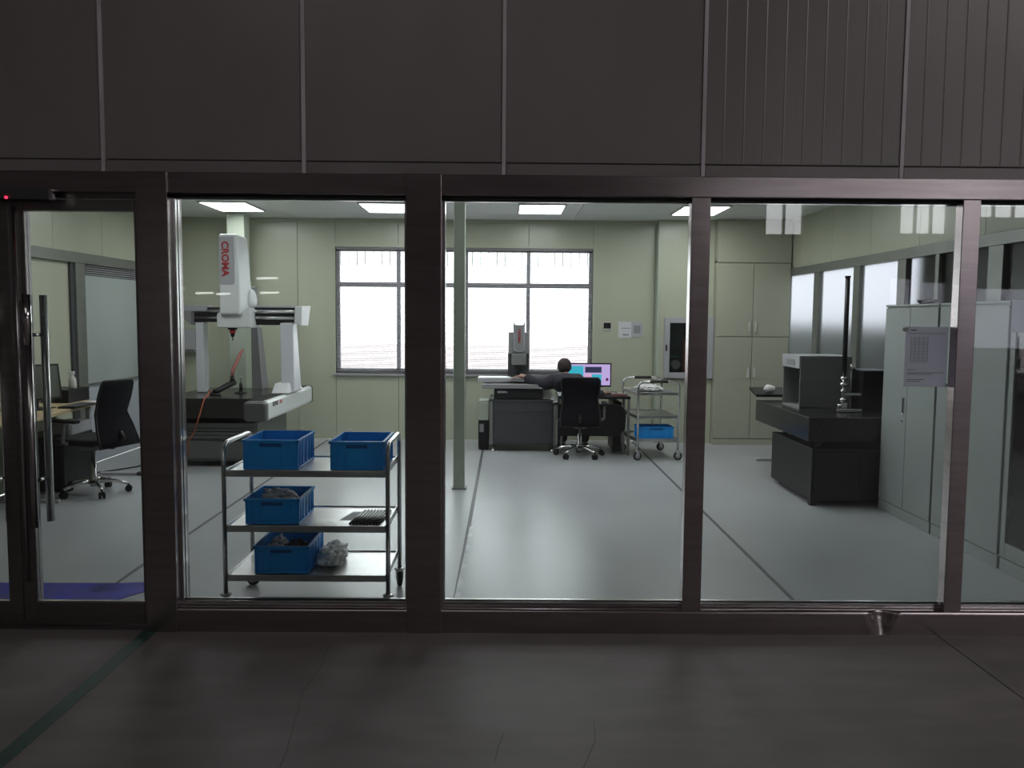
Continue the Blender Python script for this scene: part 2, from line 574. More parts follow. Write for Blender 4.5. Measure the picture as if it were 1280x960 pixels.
# doors
def door(n, x0, x1, label, hx, side):
    t = struct('door_%d' % n, label, 'door', ((x0+x1)/2, YG, .012))
    za, zb = .02, 2.17
    s0, s1 = (.07, .035) if side > 0 else (.035, .07)
    t.part('stile', MB().box(x0, x0+s0, YG-.028, YG+.028, za, zb), 'frame_steel_dark', world=True, bevel=.003)
    t.part('stile', MB().box(x1-s1, x1, YG-.028, YG+.028, za, zb), 'frame_steel_dark', world=True, bevel=.003)
    t.part('rail', MB().box(x0+s0, x1-s1, YG-.028, YG+.028, za, .128), 'frame_steel_dark', world=True, bevel=.003)
    t.part('rail', MB().box(x0+s0, x1-s1, YG-.028, YG+.028, 2.115, zb), 'frame_steel_dark', world=True, bevel=.003)
    t.part('glass_pane', MB().box(x0+s0, x1-s1, YG-.005, YG+.005, .128, 2.115), 'clear_glass', world=True)
    t.part('glazing_bead', MB().box(x0+s0, x1-s1, YG-.02, YG-.006, .128, .136), 'bead_steel', world=True)
    hd = t.part('pull_handle', MB().tube([(hx, YG-.085, .535), (hx, YG-.085, 1.45)], .019, 14), 'steel', world=True, label='long tubular steel pull handle')
    def up(mb):
        for v in mb.bm.verts: v.co -= t.loc
        return mb
    link_mesh('upper_tube', up(MB().tube([(hx, YG-.085, 1.452), (hx, YG-.085, 1.70)], .021, 14)), 'chrome', hd)
    for z in (1.50, .765):
        link_mesh('standoff', up(MB().tube([(hx, YG-.085, z), (hx, YG+.06, z)], .009, 8)), 'chrome', hd)
    link_mesh('inner_tube', up(MB().tube([(hx+.005, YG+.055, .535), (hx+.005, YG+.055, 1.70)], .019, 14)), 'steel', hd)
    return t
d2 = door(2, -2.463, -1.815, 'right glass door leaf with tubular pull handle', -2.362, 1)
d2.part('edge_strip', MB().tube([(-2.437, YG-.036, .24), (-2.437, YG-.036, 2.13)], .009, 10), 'bead_steel', world=True, label='bright edge strip with rounded end')
door(1, -3.315, -2.469, 'left glass door leaf cut by the picture edge', -2.575, -1)
# sensor bar above the doors
sb = Thing('sensor_bar', 'dark door sensor housing with a small red light above the doors', 'sensor', (-2.6, YG-.06, 2.13))
sb.part('housing', MB().box(-3.0, -2.22, YF0-.03, YF0-.001, 2.158, 2.205), 'charcoal', world=True, bevel=.004)
sb.part('end_cap', MB().box(-2.22, -2.205, YF0-.032, YF0-.001, 2.155, 2.207), 'bead_steel', world=True)
sb.part('indicator_lamp', MB().cyl((-2.425, YF0-.036, 2.165), .0065, .01, 'y', 10), 'led_red', world=True, label='red indicator lamp')

# ---- lab back wall with window opening
WX0, WX1, WZ0, WZ1 = -2.23, 1.12, .87, 2.51
wb = struct('wall_back', 'pale green panelled back wall of the inspection room', 'wall', (0, YB, 0))
bx_ = [XL, -3.6, -2.72, WX0, -1.41, -.53, .28, WX1, 1.93, 2.6, XR]
def panelx(a, b, z0, z1):
    wb.part('wall_panel', MB().box(a+.002, b-.002, YB, YB+.06, z0, z1), 'cream_wall', world=True, bevel=.003)
for a, b in zip(bx_, bx_[1:]):
    if a >= WX0 and b <= WX1:
        panelx(a, b, 0, WZ0); panelx(a, b, WZ1, ZC)
    else:
        panelx(a, b, 0, ZC)
wb.part('wall_core', MB().box(XL, WX0, YB+.05, YB+.14, 0, ZC).box(WX1, XR, YB+.05, YB+.14, 0, ZC)
        .box(WX0, WX1, YB+.05, YB+.14, 0, WZ0).box(WX0, WX1, YB+.05, YB+.14, WZ1, ZC), 'cream_wall', world=True)
wb.part('window_surround', MB().box(WX0-.05, WX0, YB-.012, YB, WZ0-.05, WZ1+.05).box(WX1, WX1+.05, YB-.012, YB, WZ0-.05, WZ1+.05)
        .box(WX0, WX1, YB-.012, YB, WZ1, WZ1+.05).box(WX0, WX1, YB-.012, YB, WZ0-.05, WZ0), 'cream_wall', world=True)
for (a, b) in ((XL, 1.93),):
    wb.part('coving', MB().box(a, b, YB-.03, YB, ZC-.04, ZC), 'cream_wall', world=True, bevel=.004)
# window
wn = struct('window_5', 'wide back window of four bays with closed bright blinds', 'window', (0, YB, WZ0))
f = MB()
for a in (WX0, -1.44, -.555, .255, WX1-.05):
    f.box(a, a+.05, YB+.04, YB+.10, WZ0, WZ1)
wn.part('window_frame', f, 'window_alu', world=True)
wn.part('transom', MB().box(WX0, WX1, YB+.035, YB+.10, 2.0, 2.06), 'window_alu', world=True)
wn.part('frame_rail', MB().box(WX0, WX1, YB+.04, YB+.10, WZ0, WZ0+.06).box(WX0, WX1, YB+.04, YB+.10, WZ1-.05, WZ1), 'window_alu', world=True)
for a, b in ((WX0+.05, -1.44), (-1.39, -.555), (-.505, .255), (.305, WX1-.05)):
    wn.part('glass_pane', MB().box(a, b, YB+.068, YB+.074, WZ0+.06, 2.0), 'clear_glass', world=True)
    wn.part('glass_pane', MB().box(a, b, YB+.068, YB+.074, 2.06, WZ1-.05), 'clear_glass', world=True)
wn.part('sill_board', MB().box(WX0-.03, WX1+.03, YB-.04, YB+.04, WZ0-.03, WZ0), 'window_alu', world=True, bevel=.004)
# blinds: three
def blind(x0, x1, label):
    t = Thing('venetian_blind', label, 'blind', ((x0+x1)/2, YB+.01, WZ1-.04), group=None)
    t.part('head_rail', MB().box(x0, x1, YB-.004, YB+.03, WZ1-.035, WZ1-.002), 'blind_rail', world=True)
    t.part('bottom_rail', MB().box(x0, x1, YB+.0, YB+.026, WZ0+.012, WZ0+.03), 'blind_rail', world=True)
    s = MB()
    z = WZ0+.045
    while z < WZ1-.04:
        s.hexa([(x0, YB+.001, z-.003), (x1, YB+.001, z-.003), (x1, YB+.025, z+.003), (x0, YB+.025, z+.003),
                (x0, YB+.001, z-.0022), (x1, YB+.001, z-.0022), (x1, YB+.025, z+.0038), (x0, YB+.025, z+.0038)])
        z += .024
    t.part('slats', s, 'blind', world=True, kind='stuff')
    c = MB()
    n = 4
    for i in range(n):
        xx = x0+(x1-x0)*(i+.5)/n
        c.box(xx-.0015, xx+.0015, YB+.012, YB+.014, WZ0+.03, WZ1-.03)
    t.part('cords', c, 'blind', world=True)
blind(WX0+.01, -1.42, 'white slatted blind in the leftmost bay of the back window')
blind(-1.415, .268, 'white slatted blind in the middle bays, behind the green column')
blind(.272, WX1-.01, 'white slatted blind in the right bay, above the seated worker')
# security bars outside the window
sb_ = MB()
xx = WX0
while xx < WX1:
    sb_.box(xx, xx+.012, YB+.32, YB+.332, WZ1-.22, WZ1+.15); xx += .11
sb_.box(WX0-.1, WX1+.1, YB+.32, YB+.332, WZ1-.02, WZ1+.0)
single('security_grille', sb_, 'grey_frame', 'faint upright bars outside the top of the back window', 'grille', (0, 0, 0), kind='structure')
single('outer_wall', MB().box(-9, 12, 19, 19.3, -.1, 1.0), 'pink_wall', 'low pinkish wall seen faintly through the lower blinds', 'wall', (0, 0, 0), kind='structure')
single('ground', MB().box(-30, 30, 4.35, 40, -.2, -.13), 'pale_ground', 'pale paved ground outside the back window', 'ground', kind='structure')

# right end: protruding bay with hatch and tall built-in cupboard
wr2 = struct('wall_bay', 'shallow wall bay holding the hatch window', 'wall', (2.3, 10.75, 0))
YP = 10.74
for b in ((1.95, 2.66, 0, .85), (1.95, 2.66, 1.625, ZC), (1.95, 2.04, .85, 1.625), (2.64, 2.66, .85, 1.625)):
    wr2.part('wall_panel', MB().box(b[0], b[1], YP, YB, b[2], b[3]), 'cream_wall', world=True)
wr2.part('corner_trim', MB().box(1.935, 1.965, YP-.008, YB, 0, ZC), 'column_green', world=True)
ht = struct('window_6', 'small grey framed hatch window beside the tall cupboard', 'window', (2.34, YP, .85))
fr = MB().box(2.03, 2.10, YP-.05, YP+.02, .85, 1.63).box(2.58, 2.66, YP-.05, YP+.02, .85, 1.63)\
    .box(2.10, 2.58, YP-.05, YP+.02, .85, .92).box(2.10, 2.58, YP-.05, YP+.02, 1.56, 1.63)
ht.part('hatch_frame', fr, 'pale_grey', world=True, bevel=.004)
ht.part('glass_pane', MB().box(2.10, 2.58, YP-.02, YP-.014, .92, 1.56), 'clear_glass', world=True)
ht.part('back_panel', MB().box(2.04, 2.64, YP+.14, YP+.155, .86, 1.62), 'dark_recess', world=True)
ht.part('latch', MB().box(2.045, 2.065, YP-.07, YP-.05, 1.2, 1.28), 'black_plastic', world=True, bevel=.004)
hs = Thing('machine_fitting', 'round metal fitting and green shelf behind the hatch glass', 'machine part', (2.2, YP+.07, .92))
hs.part('ring', MB().lathe([(.03, 0), (.062, 0), (.062, .03), (.03, .03)], (0, 0), 20), 'mid_grey').rotation_euler = (pi/2, 0, 0)
hs.o.children[0].location = (0, 0, .1)
hs.part('stand', MB().box(-.05, .05, 0, .05, 0, .05), 'charcoal')
hs.part('shelf', MB().box(-.09, .04, 0, .06, .19, .21), 'green_shelf')
hs.part('bracket', MB().box(.09, .13, .0, .05, .0, .44), 'reddish')
hs.part('hose', MB().tube([(.1, .03, .4), (.12, .02, .25), (.08, .02, .12), (.1, .02, 0)], .012), 'charcoal')

tc_ = Thing('tall_cupboard', 'tall cream built-in cupboard with four doors in the back right corner', 'cupboard', (3.13, 10.6, 0))
def tcp(n, mb, m='cream_cabinet', **k): return tc_.part(n, mb, m, world=True, **k)
tcp('body', MB().box(2.665, 3.60, 10.62, 10.88, .0, 2.36))
tcp('plinth', MB().box(2.665, 3.60, 10.60, 10.62, 0, .075))
tcp('top_panel', MB().box(2.665, 3.60, 10.60, 10.88, 2.33, ZC-.005), bevel=.003)
for z0, z1 in ((.085, 1.385), (1.395, 2.32)):
    for a, b, hxx in ((2.67, 3.128, 3.09), (3.134, 3.598, 3.17)):
        dd = tcp('cupboard_door', MB().box(a, b, 10.60, 10.619, z0, z1), bevel=.004)
        hz = (1.45, 1.58) if z0 > 1 else (.87, 1.0)
        h = MB().box(hxx-.012, hxx+.012, 10.578, 10.60, *hz)
        for v in h.bm.verts: v.co -= tc_.loc
        link_mesh('door_handle', h, 'off_white', dd, bevel=.006)

# structural columns
for (x0, x1, y0, y1, lab) in ((-.49, -.385, 7.69, 7.79, 'slim pale green column standing free in front of the window'),
                              (-3.45, -3.235, 10.36, 10.58, 'thick pale green column behind the white bridge machine')):
    t = Thing('column', lab, 'column', ((x0+x1)/2, (y0+y1)/2, 0), kind='structure')
    t.part('shaft', MB().box(x0, x1, y0, y1, 0, ZC-.001), 'column_green', world=True, bevel=.006)
    t.part('foot_plate', MB().box(x0-.012, x1+.02, y0-.012, y1+.012, 0, .014), 'mid_grey', world=True)

# side walls
wl = struct('wall_left', 'left wall with grey steel rail, frosted board and pale panels', 'wall', (XL, 7, 0))
def wlp(n, mb, m, **k): return wl.part(n, mb, m, world=True, **k)
y = 4.3
ys = [4.3, 5.3, 6.3, 7.3, 8.3, 9.3, 10.1, 10.9]
for a, b in zip(ys, ys[1:]):
    wlp('wall_panel', MB().box(XL-.08, XL, a+.002, b-.002, 2.25, ZC), 'cream_wall', bevel=.003)
wlp('frame_rail', MB().box(XL-.06, XL+.03, 4.3, 10.9, 2.14, 2.245), 'grey_frame', bevel=.003)
for a, b in ((6.05, 6.22), (8.67, 8.86), (10.2, 10.36)):
    wlp('frame_post', MB().box(XL-.06, XL+.025, a, b, 0, 2.14), 'grey_frame', bevel=.003)
for a, b in ((4.3, 6.05), (6.22, 7.4), (7.4, 8.67)):
    wlp('wall_panel', MB().box(XL-.07, XL-.02, a+.002, b-.002, 0, 2.14), 'cream_wall', bevel=.003)
wlp('dark_reveal', MB().box(XL-.02, XL+.005, 8.60, 8.67, 0, 2.14), 'charcoal')
wlp('frosted_board', MB().box(XL-.03, XL+.012, 8.86, 10.2, .87, 2.02), 'white_board', bevel=.003, label='pale grey-green frosted board')
wlp('board_rail', MB().box(XL-.03, XL+.02, 8.86, 10.2, .855, .87), 'grey_frame')
wlp('lower_panel', MB().box(XL-.04, XL, 8.86, 10.2, 0, .855), 'white_panel', label='bluish white lower panel')
wlp('vent_backing', MB().box(XL-.05, XL-.03, 8.86, 10.2, 2.02, 2.14), 'cabinet_dark')
for i in range(5):
    z = 2.03+i*.023
    wlp('vent_slat', MB().box(XL-.03, XL, 8.86, 10.2, z, z+.009), 'pale_grey')
wlp('wall_panel', MB().box(XL-.07, XL, 10.36, 10.9, 0, 2.14), 'cream_wall')
wlp('wall_core', MB().box(XL-.14, XL-.0805, 4.3, 11.05, 0, ZC+.15), 'cream_wall')

wr = struct('wall_right', 'right wall with steel rail and frosted lower panes', 'wall', (XR, 7, 0))
def wrp(n, mb, m, **k): return wr.part(n, mb, m, world=True, **k)
ys = [4.3, 5.35, 6.35, 7.36, 8.35, 9.34, 10.35, 10.9]
for a, b in zip(ys, ys[1:]):
    wrp('wall_panel', MB().box(XR, XR+.08, a+.002, b-.002, 2.262, ZC), 'cream_wall', bevel=.003)
wrp('wall_core', MB().box(XR+.0805, XR+.12, 4.3, 11.05, 2.2, ZC+.15), 'cream_wall')
wrp('frame_rail', MB().box(XR-.02, XR+.08, 4.3, 10.9, 2.165, 2.26), 'grey_frame', bevel=.003)
posts = ((10.72, 10.9), (9.66, 9.82), (8.55, 8.70), (7.56, 7.72), (6.08, 6.27), (4.3, 4.5))
for a, b in posts:
    wrp('frame_post', MB().box(XR-.015, XR+.06, a, b, 0, 2.165), 'grey_frame', bevel=.003)
wrp('frame_post', MB().box(XR-.015, XR+.06, 6.98, 7.04, 0, 2.165), 'grey_frame', bevel=.003)
for a, b in ((9.82, 10.72), (8.70, 9.66), (7.72, 8.55), (7.04, 7.56), (6.27, 6.98), (4.5, 6.08)):
    wrp('frosted_pane', MB().quad((XR+.02, a, .1), (XR+.02, a, 2.165), (XR+.02, b, 2.165), (XR+.02, b, .1)), 'frosted_glass', recalc=False, label='frosted glass pane')
wrp('bottom_rail', MB().box(XR-.015, XR+.06, 4.3, 10.9, 0, .1), 'grey_frame')
single('pane_shade_block', MB().box(4.3, 4.45, 7.75, 14.8, -.1, 1.56).box(3.95, 4.1, 4.35, 7.75, -.1, 3.0).box(4.0, 4.45, 7.7, 7.8, -.1, 3.0), 'dark_outside',  # unseen blocks added to shape the light gradient in the frosted panes
       'added unseen dark block shading the frosted panes of the right wall', 'wall', kind='structure')

# hall shell behind the viewer
hw = struct('wall_hall', 'far wall of the dark hall with daylight windows, seen as reflections', 'wall', (0, HY0, 0))
wins = [(6.9, 7.9, 3.9, 5.6), (10.5, 12.2, 3.95, 5.7), (12.5, 14.6, 4.4, 5.8)]
lowwins = [(10.3, 10.9, 2.05, 2.75), (11.15, 12.0, 2.1, 2.65), (12.6, 14.2, .9, 2.5)]
# wall as grid with holes
allw = wins + lowwins
gx = sorted(set([HX0, HX1]+[v for w_ in allw for v in w_[:2]]))
gz = sorted(set([0, HZ]+[v for w_ in allw for v in w_[2:]]))
mb = MB()
for a, b in zip(gx, gx[1:]):
    for c, d in zip(gz, gz[1:]):
        mx, mz = (a+b)/2, (c+d)/2
        if not any(w_[0] < mx < w_[1] and w_[2] < mz < w_[3] for w_ in allw):
            mb.box(a, b, HY0-.2, HY0, c, d)
hw.part('wall_body', mb, 'hall_dark', world=True)
bars = MB()
for w_ in wins:
    n = max(1, int((w_[1]-w_[0])/.55))
    for i in range(1, n+1):
        xx = w_[0]+(w_[1]-w_[0])*i/(n+1)
        bars.box(xx-.03, xx+.03, HY0-.15, HY0-.05, w_[2], w_[3])
    zz = (w_[2]+w_[3])/2
    bars.box(w_[0], w_[1], HY0-.15, HY0-.05, zz-.03, zz+.03)
hw.part('window_bars', bars, 'hall_dark', world=True)
for w_ in lowwins:
    hw.part('dimming_sheet', MB().box(w_[0], w_[1], HY0-.19, HY0-.18, w_[2], w_[3]), 'thin_paper', world=True)  # sheets added over the low openings to dim their reflection in the glass
hs2 = struct('wall_hall_side', 'side walls and roof of the dark hall', 'wall')
hs2.part('side_wall', MB().box(HX0-.2, HX0, HY0, 4.3, 0, HZ), 'hall_dark')
hs2.part('side_wall', MB().box(HX1, HX1+.2, HY0, 4.3, 0, HZ), 'hall_dark')
hs2.part('roof', MB().box(HX0, HX1, HY0, 4.3, HZ, HZ+.2), 'hall_dark')
# tube lights hanging in the hall (seen as streaks in the glass)
tl = None
for ti, (x0, x1, z) in enumerate(((-6.6, -6.05, 2.6), (-6.5, -6.02, 2.22), (-8.2, -7.75, 2.2), (-7.65, -7.3, 2.18), (-8.8, -8.5, 2.32))):
    t = Thing('tube_light', 'hall tube light mirrored as the %s' % ['upper streak right of the white quill', 'lower streak right of the white quill', 'left streak of the pair left of the quill', 'right streak of the pair left of the quill', 'short streak beside the broad post'][ti], 'lamp', ((x0+x1)/2, HY0+.3, z), group='tube lights in the hall')
    t.part('tube', MB().tube([(x0, HY0+.3, z), (x1, HY0+.3, z+.02)], .03, 8), 'tube_lamp', world=True)
    t.part('holder', MB().box(x0, x1, HY0+.27, HY0+.33, z+.035, z+.09), 'hall_dark', world=True)
    t.part('arm', MB().box((x0+x1)/2-.02, (x0+x1)/2+.02, HY0, HY0+.28, z+.05, z+.08), 'hall_dark', world=True)

# ---- ceiling lights in the lab
names = ['rectangular ceiling light panel above the white bridge machine, leftmost', 'rectangular ceiling light panel left of the broad middle post',
         'rectangular ceiling light panel right of the slim green column', 'rectangular ceiling light panel cut by the slim mullion, rightmost']
lx = [-3.17, -1.40, .39, 2.23]
lt = Thing('ceiling_light', names[0], 'ceiling light', (lx[0], 9.75, ZC), group='ceiling light panels')
lt.part('diffuser', MB().box(-.25, .25, -.38, .38, -.012, -.004), 'ceiling_lamp')
lt.part('light_frame', MB().box(-.27, .27, -.40, -.38, -.016, 0).box(-.27, .27, .38, .40, -.016, 0).box(-.27, -.25, -.38, .38, -.016, 0).box(.25, .27, -.38, .38, -.016, 0), 'off_white')
for i in (1, 2, 3):
    copy_thing(lt, (lx[i], 9.75, ZC), label=names[i])
for yy, nm in ((7.7, 'second row'),):  # row out of view, added to light the room
    for i in range(4):
        c_ = copy_thing(lt, (lx[i], yy, ZC), label='added unseen ceiling light panel in the %s, %s' % (nm, ['above the door side', 'second from left', 'third from left', 'above the cupboard side'][i]))

# =================================================================== OBJECTS
# ---- steel trolleys
def trolley(label, loc, rz, L, D, shelves, top, grips, foot=.10):
    t = Thing('steel_trolley', label, 'trolley', loc, rz, group='steel shelf trolleys')
    r = .0125
    for i, x in enumerate((0, L)):
        pts = [(x, 0, foot), (x, 0, top-.06), (x, .012, top-.028), (x, .035, top-.008), (x, .07, top), (x, D-.07, top),
               (x, D-.035, top-.008), (x, D-.012, top-.028), (x, D, top-.06), (x, D, foot)]
        e = t.part('end_frame', MB().tube(pts, r, 12), 'steel')
        if grips:
            link_mesh('grip', MB().tube([(x, D*.28, top), (x, D*.72, top)], .017, 12), 'black_rubber', e)
        for y in (0, D):
            link_mesh('leg_collar', MB().lathe([(.014, foot-.004), (.03, foot), (.03, foot+.006), (.014, foot+.012)], (x, y), 14), 'steel', e)
    for z in shelves:
        s = MB().box(r, L-r, 0, D, z-.004, z)
        s.box(r, L-r, -.006, 0, z-.028, z+.008).box(r, L-r, D, D+.006, z-.028, z+.008)
        s.box(0+r-.004, r+.004, 0, D, z-.024, z+.012).box(L-r-.004, L-r+.004, 0, D, z-.024, z+.012)
        t.part('shelf', s, 'tray_steel', bevel=.0025)
    ang = {(0, 0): .2, (0, 1): 1.15, (1, 0): -.3, (1, 1): .25}
    for i, x in enumerate((0, L)):
        for j, y in enumerate((0, D)):
            c = t.part('caster', MB().box(-.022, .022, -.02, .02, foot-.02, foot-.004)
                       .hexa([(-.021, -.02, .045), (-.017, -.02, .045), (-.017, .02, .045), (-.021, .02, .045), (-.021, -.02, foot-.01), (-.017, -.02, foot-.01), (-.017, .02, foot-.01), (-.021, .02, foot-.01)])
                       .hexa([(.017, -.02, .045), (.021, -.02, .045), (.021, .02, .045), (.017, .02, .045), (.017, -.02, foot-.01), (.021, -.02, foot-.01), (.021, .02, foot-.01), (.017, .02, foot-.01)]), 'steel')
            link_mesh('wheel', MB().tube([(-.014, 0, .048), (-.010, 0, .048), (.010, 0, .048), (.014, 0, .048)], [.036, .048, .048, .036], 20), 'black_rubber', c)
            link_mesh('hub', MB().cyl((-.016, 0, .048), .03, .032, 'x', 16), 'wheel_grey', c)
            c.location = (x, y, 0)
            c.rotation_euler.z = (ang[(i, j)] if not grips else -.15+.3*((i+j) % 2))
    return t
trolley('long three-shelf steel trolley with four blue bins, right behind the glass', (-1.505, 4.40, 0), 0, .875, .48, (.775, .475, .205), .925, False)
trolley('small steel trolley with black hand grips by the back wall', (1.97, 9.42, 0), radians(96), .70, .475, (.765, .50, .235), .90, True)

# ---- blue bins
def bin_(label, loc, rz=0, W=.30, D=.40, HH=.155, cat='bin', group='blue plastic bins'):
    t = Thing('blue_bin', label, cat, loc, rz, group=group)
    ta = .014
    b = bmesh.new()
    mb = MB()
    th = .005
    # walls (tapered)
    def wall(x0, y0, x1, y1):
        pass
    bw, bd = W/2-ta, D/2-ta
    tw, td = W/2-.008, D/2-.008
    mb.hexa([(-bw, -bd, 0), (bw, -bd, 0), (bw, bd, 0), (-bw, bd, 0), (-bw, -bd, th), (bw, -bd, th), (bw, bd, th), (-bw, bd, th)])
    for s_ in (-1, 1):
        mb.hexa([(-bw, s_*bd, 0), (bw, s_*bd, 0), (bw, s_*(bd-th), 0), (-bw, s_*(bd-th), 0),
                 (-tw, s_*td, HH), (tw, s_*td, HH), (tw, s_*(td-th), HH), (-tw, s_*(td-th), HH)])
        mb.hexa([(s_*bw, -bd, 0), (s_*bw, bd, 0), (s_*(bw-th), bd, 0), (s_*(bw-th), -bd, 0),
                 (s_*tw, -td, HH), (s_*tw, td, HH), (s_*(tw-th), td, HH), (s_*(tw-th), -td, HH)])
    t.part('body', mb, 'blue_plastic')
    rim = MB()
    for s_ in (-1, 1):
        rim.box(-W/2, W/2, s_*D/2-(.013 if s_ > 0 else 0), s_*D/2+(.013 if s_ < 0 else 0), HH-.014, HH)
        rim.box(s_*W/2-(.013 if s_ > 0 else 0), s_*W/2+(.013 if s_ < 0 else 0), -D/2, D/2, HH-.014, HH)
    t.part('rim', rim, 'blue_plastic', bevel=.002)
    ribs = MB()
    def rib(x, y, dx, dy):
        k = 0
        ribs.box(x-dx, x+dx, y-dy, y+dy, .0, HH-.014)
    for xx in (-W*.46, -W*.36, -W*.22, W*.22, W*.36, W*.46):
        for s_ in (-1, 1): rib(xx, s_*(D/2-.011), .0018, .005)
    for yy in (-D*.46, -D*.34, -D*.2, 0, D*.2, D*.34, D*.46):
        for s_ in (-1, 1): rib(s_*(W/2-.011), yy, .005, .0018)
    for s_ in (-1, 1):
        ribs.box(-W/2+.008, W/2-.008, s_*(D/2-.011)-.004, s_*(D/2-.011)+.004, 0, .010)
        ribs.box(s_*(W/2-.011)-.004, s_*(W/2-.011)+.004, -D/2+.008, D/2-.008, 0, .010)
    t.part('rib', ribs, 'blue_plastic')
    for s_ in (-1, 1):
        h = MB().box(-W*.19, W*.19, s_*(D/2-.010)-.003, s_*(D/2-.010)+.003, HH-.038, HH-.02)
        t.part('grip_slot', h, 'blue_plastic_dark', label='darker grip slot')
        p = MB().box(-W*.17, W*.17, s_*(D/2-.012)-.003, s_*(D/2-.012)+.003, .02, HH-.045)
        t.part('end_panel', p, 'blue_plastic', bevel=.002)
    return t
bin_('empty blue plastic bin at the left end of the trolley top', (-1.267, 4.635, .779), 0, .31, .395, .16)
bin_('empty blue plastic bin at the right end of the trolley top', (-.803, 4.635, .779), 0, .30, .395, .155)
bin_('blue plastic bin holding clear film on the middle trolley shelf', (-1.262, 4.615, .479), 0, .305, .36, .14)
bin_('blue plastic bin holding dark cloth on the lowest trolley shelf', (-1.215, 4.63, .209), 0, .305, .40, .15)
bin_('blue plastic bin on the lowest shelf of the small trolley', (1.72, 9.60, .239), radians(4), .41, .28, .135)

# film in bin, cloth, bags
from mathutils import noise as mnoise
def crumple_mb(c, sc, seed, rough=.35, freq=3.2, sub=4):
    mb = MB()
    bmesh.ops.create_icosphere(mb.bm, subdivisions=sub, radius=1)
    off = Vector((seed*3.1, seed*1.7, seed*.9))
    for v in mb.bm.verts:
        n = v.co.normalized()
        d = 1+rough*(abs(mnoise.noise(n*freq+off))*1.6-.4)+rough*.5*(abs(mnoise.noise(n*freq*2.6+off))*1.6-.4)
        v.co = Vector((n.x*sc[0]*d+c[0], n.y*sc[1]*d+c[1], n.z*sc[2]*d+c[2]))
    return mb
def crumple(name, label, cat, loc, sc, mat_, seed, zmin, **k):
    mb = crumple_mb((0, 0, 0), sc, seed, **k)
    for v in mb.bm.verts: v.co.z = max(zmin, v.co.z)
    return single(name, mb, mat_, label, cat, loc)
crumple('plastic_film', 'crumpled clear plastic film heaped in the bin on the middle shelf', 'plastic film', (-1.27, 4.62, .575), (.10, .115, .062), 'plastic_film', 2, -.08, rough=.35, freq=2.4)
crumple('plastic_bag', 'small clear bag in the bin on the lowest shelf', 'bag', (-1.295, 4.66, .29), (.045, .11, .06), 'plastic_film', 5, -.06)
crumple('dark_cloth', 'dark brown cloth lying in the bin on the lowest shelf', 'cloth', (-1.17, 4.58, .29), (.08, .10, .055), 'brown_cloth', 9, -.06)
crumple('crumpled_bag', 'crumpled white plastic bag beside the bin on the lowest trolley shelf', 'bag', (-.985, 4.68, .245), (.085, .15, .06), 'white_bag', 3, -.036, rough=.3, freq=1.9)

# rods and sheet on the middle shelf
single('paper_sheet', MB().hexa([(-.06, -.10, 0), (.05, -.10, 0), (.10, .10, 0), (-.02, .10, 0), (-.06, -.10, .001), (.05, -.10, .001), (.10, .10, .001), (-.02, .10, .001)]),
       'paper', 'grey paper sheet under the black rods on the middle shelf', 'paper', (-.86, 4.66, .4755))
for i in range(9):
    x0 = -.842+i*.0185
    names_ = 'thin black rod, %s in the row on the middle trolley shelf' % ['first from the left', 'second from the left', 'third from the left', 'fourth from the left', 'the middle one', 'fourth from the right', 'third from the right', 'second from the right', 'last at the right end'][i]
    rd = single('black_rod', MB().tube([(0, 0, .007), (.03, .32, .007)], .007, 8), 'rod_steel', names_, 'rod', (x0, 4.44, .477), group='black rods on the middle trolley shelf')

# ---- white bridge measuring machine at left
T = Thing('bridge_measuring_machine', 'large white bridge coordinate measuring machine on a dark granite table at left', 'measuring machine', (-3.05, 9.3, 0))
def P(n, mb, m_, par=None, **k): return T.part(n, mb, m_, parent=par, world=True, **k)
bx0, bx1, by0, by1 = -3.62, -2.62, 8.68, 10.02
P('granite_table', MB().box(bx0, bx1, by0, by1, .535, .742), 'granite_grey', bevel=.006)
base = P('base', MB().box(bx0+.05, bx1-.02, by0+.12, by1-.06, .06, .47), 'machine_greygreen')
P('base_panel', MB().box(bx0+.05, bx1-.05, by0+.10, by0+.12, .09, .28), 'machine_greygreen', bevel=.004)
for i in range(3):
    P('base_strip', MB().box(bx0+.05, bx1-.05, by0+.09, by0+.12, .305+i*.04, .338+i*.04), 'machine_greygreen', bevel=.004)
P('base_strip', MB().box(bx0+.02, bx1-.03, by0+.06, by0+.14, .425, .475), 'machine_greygreen', bevel=.004)
for xx in (bx0+.12, bx1-.12):
    for yy in (by0+.2, by1-.2):
        P('leveling_foot', MB().cyl((xx, yy, 0), .045, .06), 'black_metal')
for xx in (bx0+.15, bx1-.15):
    P('support', MB().box(xx-.06, xx+.06, by0+.2, by1-.2, .47, .535), 'black_metal')
# right guide cover
X0, X1 = -2.655, -2.425
def prof(x0, x1, z0, z1, r):
    pts = []
    for cx_, cz_, a0 in ((x1-r, z0+r, -90), (x1-r, z1-r, 0), (x0+r, z1-r, 90), (x0+r, z0+r, 180)):
        for k in range(5):
            a = radians(a0+90*k/4)
            pts.append((cx_+r*cos(a), cz_+r*sin(a)))
    return pts
g = P('guide_cover', MB().prism(prof(X0, X1, .535, .742, .035), 8.46, 10.36, 'y'), 'machine_white')
cap = MB()
rings = []
cap2 = MB()
pa = prof(X0, X1, .535, .742, .035); pb = prof(X0+.03, X1-.012, .552, .725, .03)
n0 = [cap2.bm.verts.new((p[0], 8.46, p[1])) for p in pa]
n1 = [cap2.bm.verts.new((p[0]-.002, 8.40, p[1])) for p in pa]
n2 = [cap2.bm.verts.new((p[0], 8.35, p[1])) for p in pb]
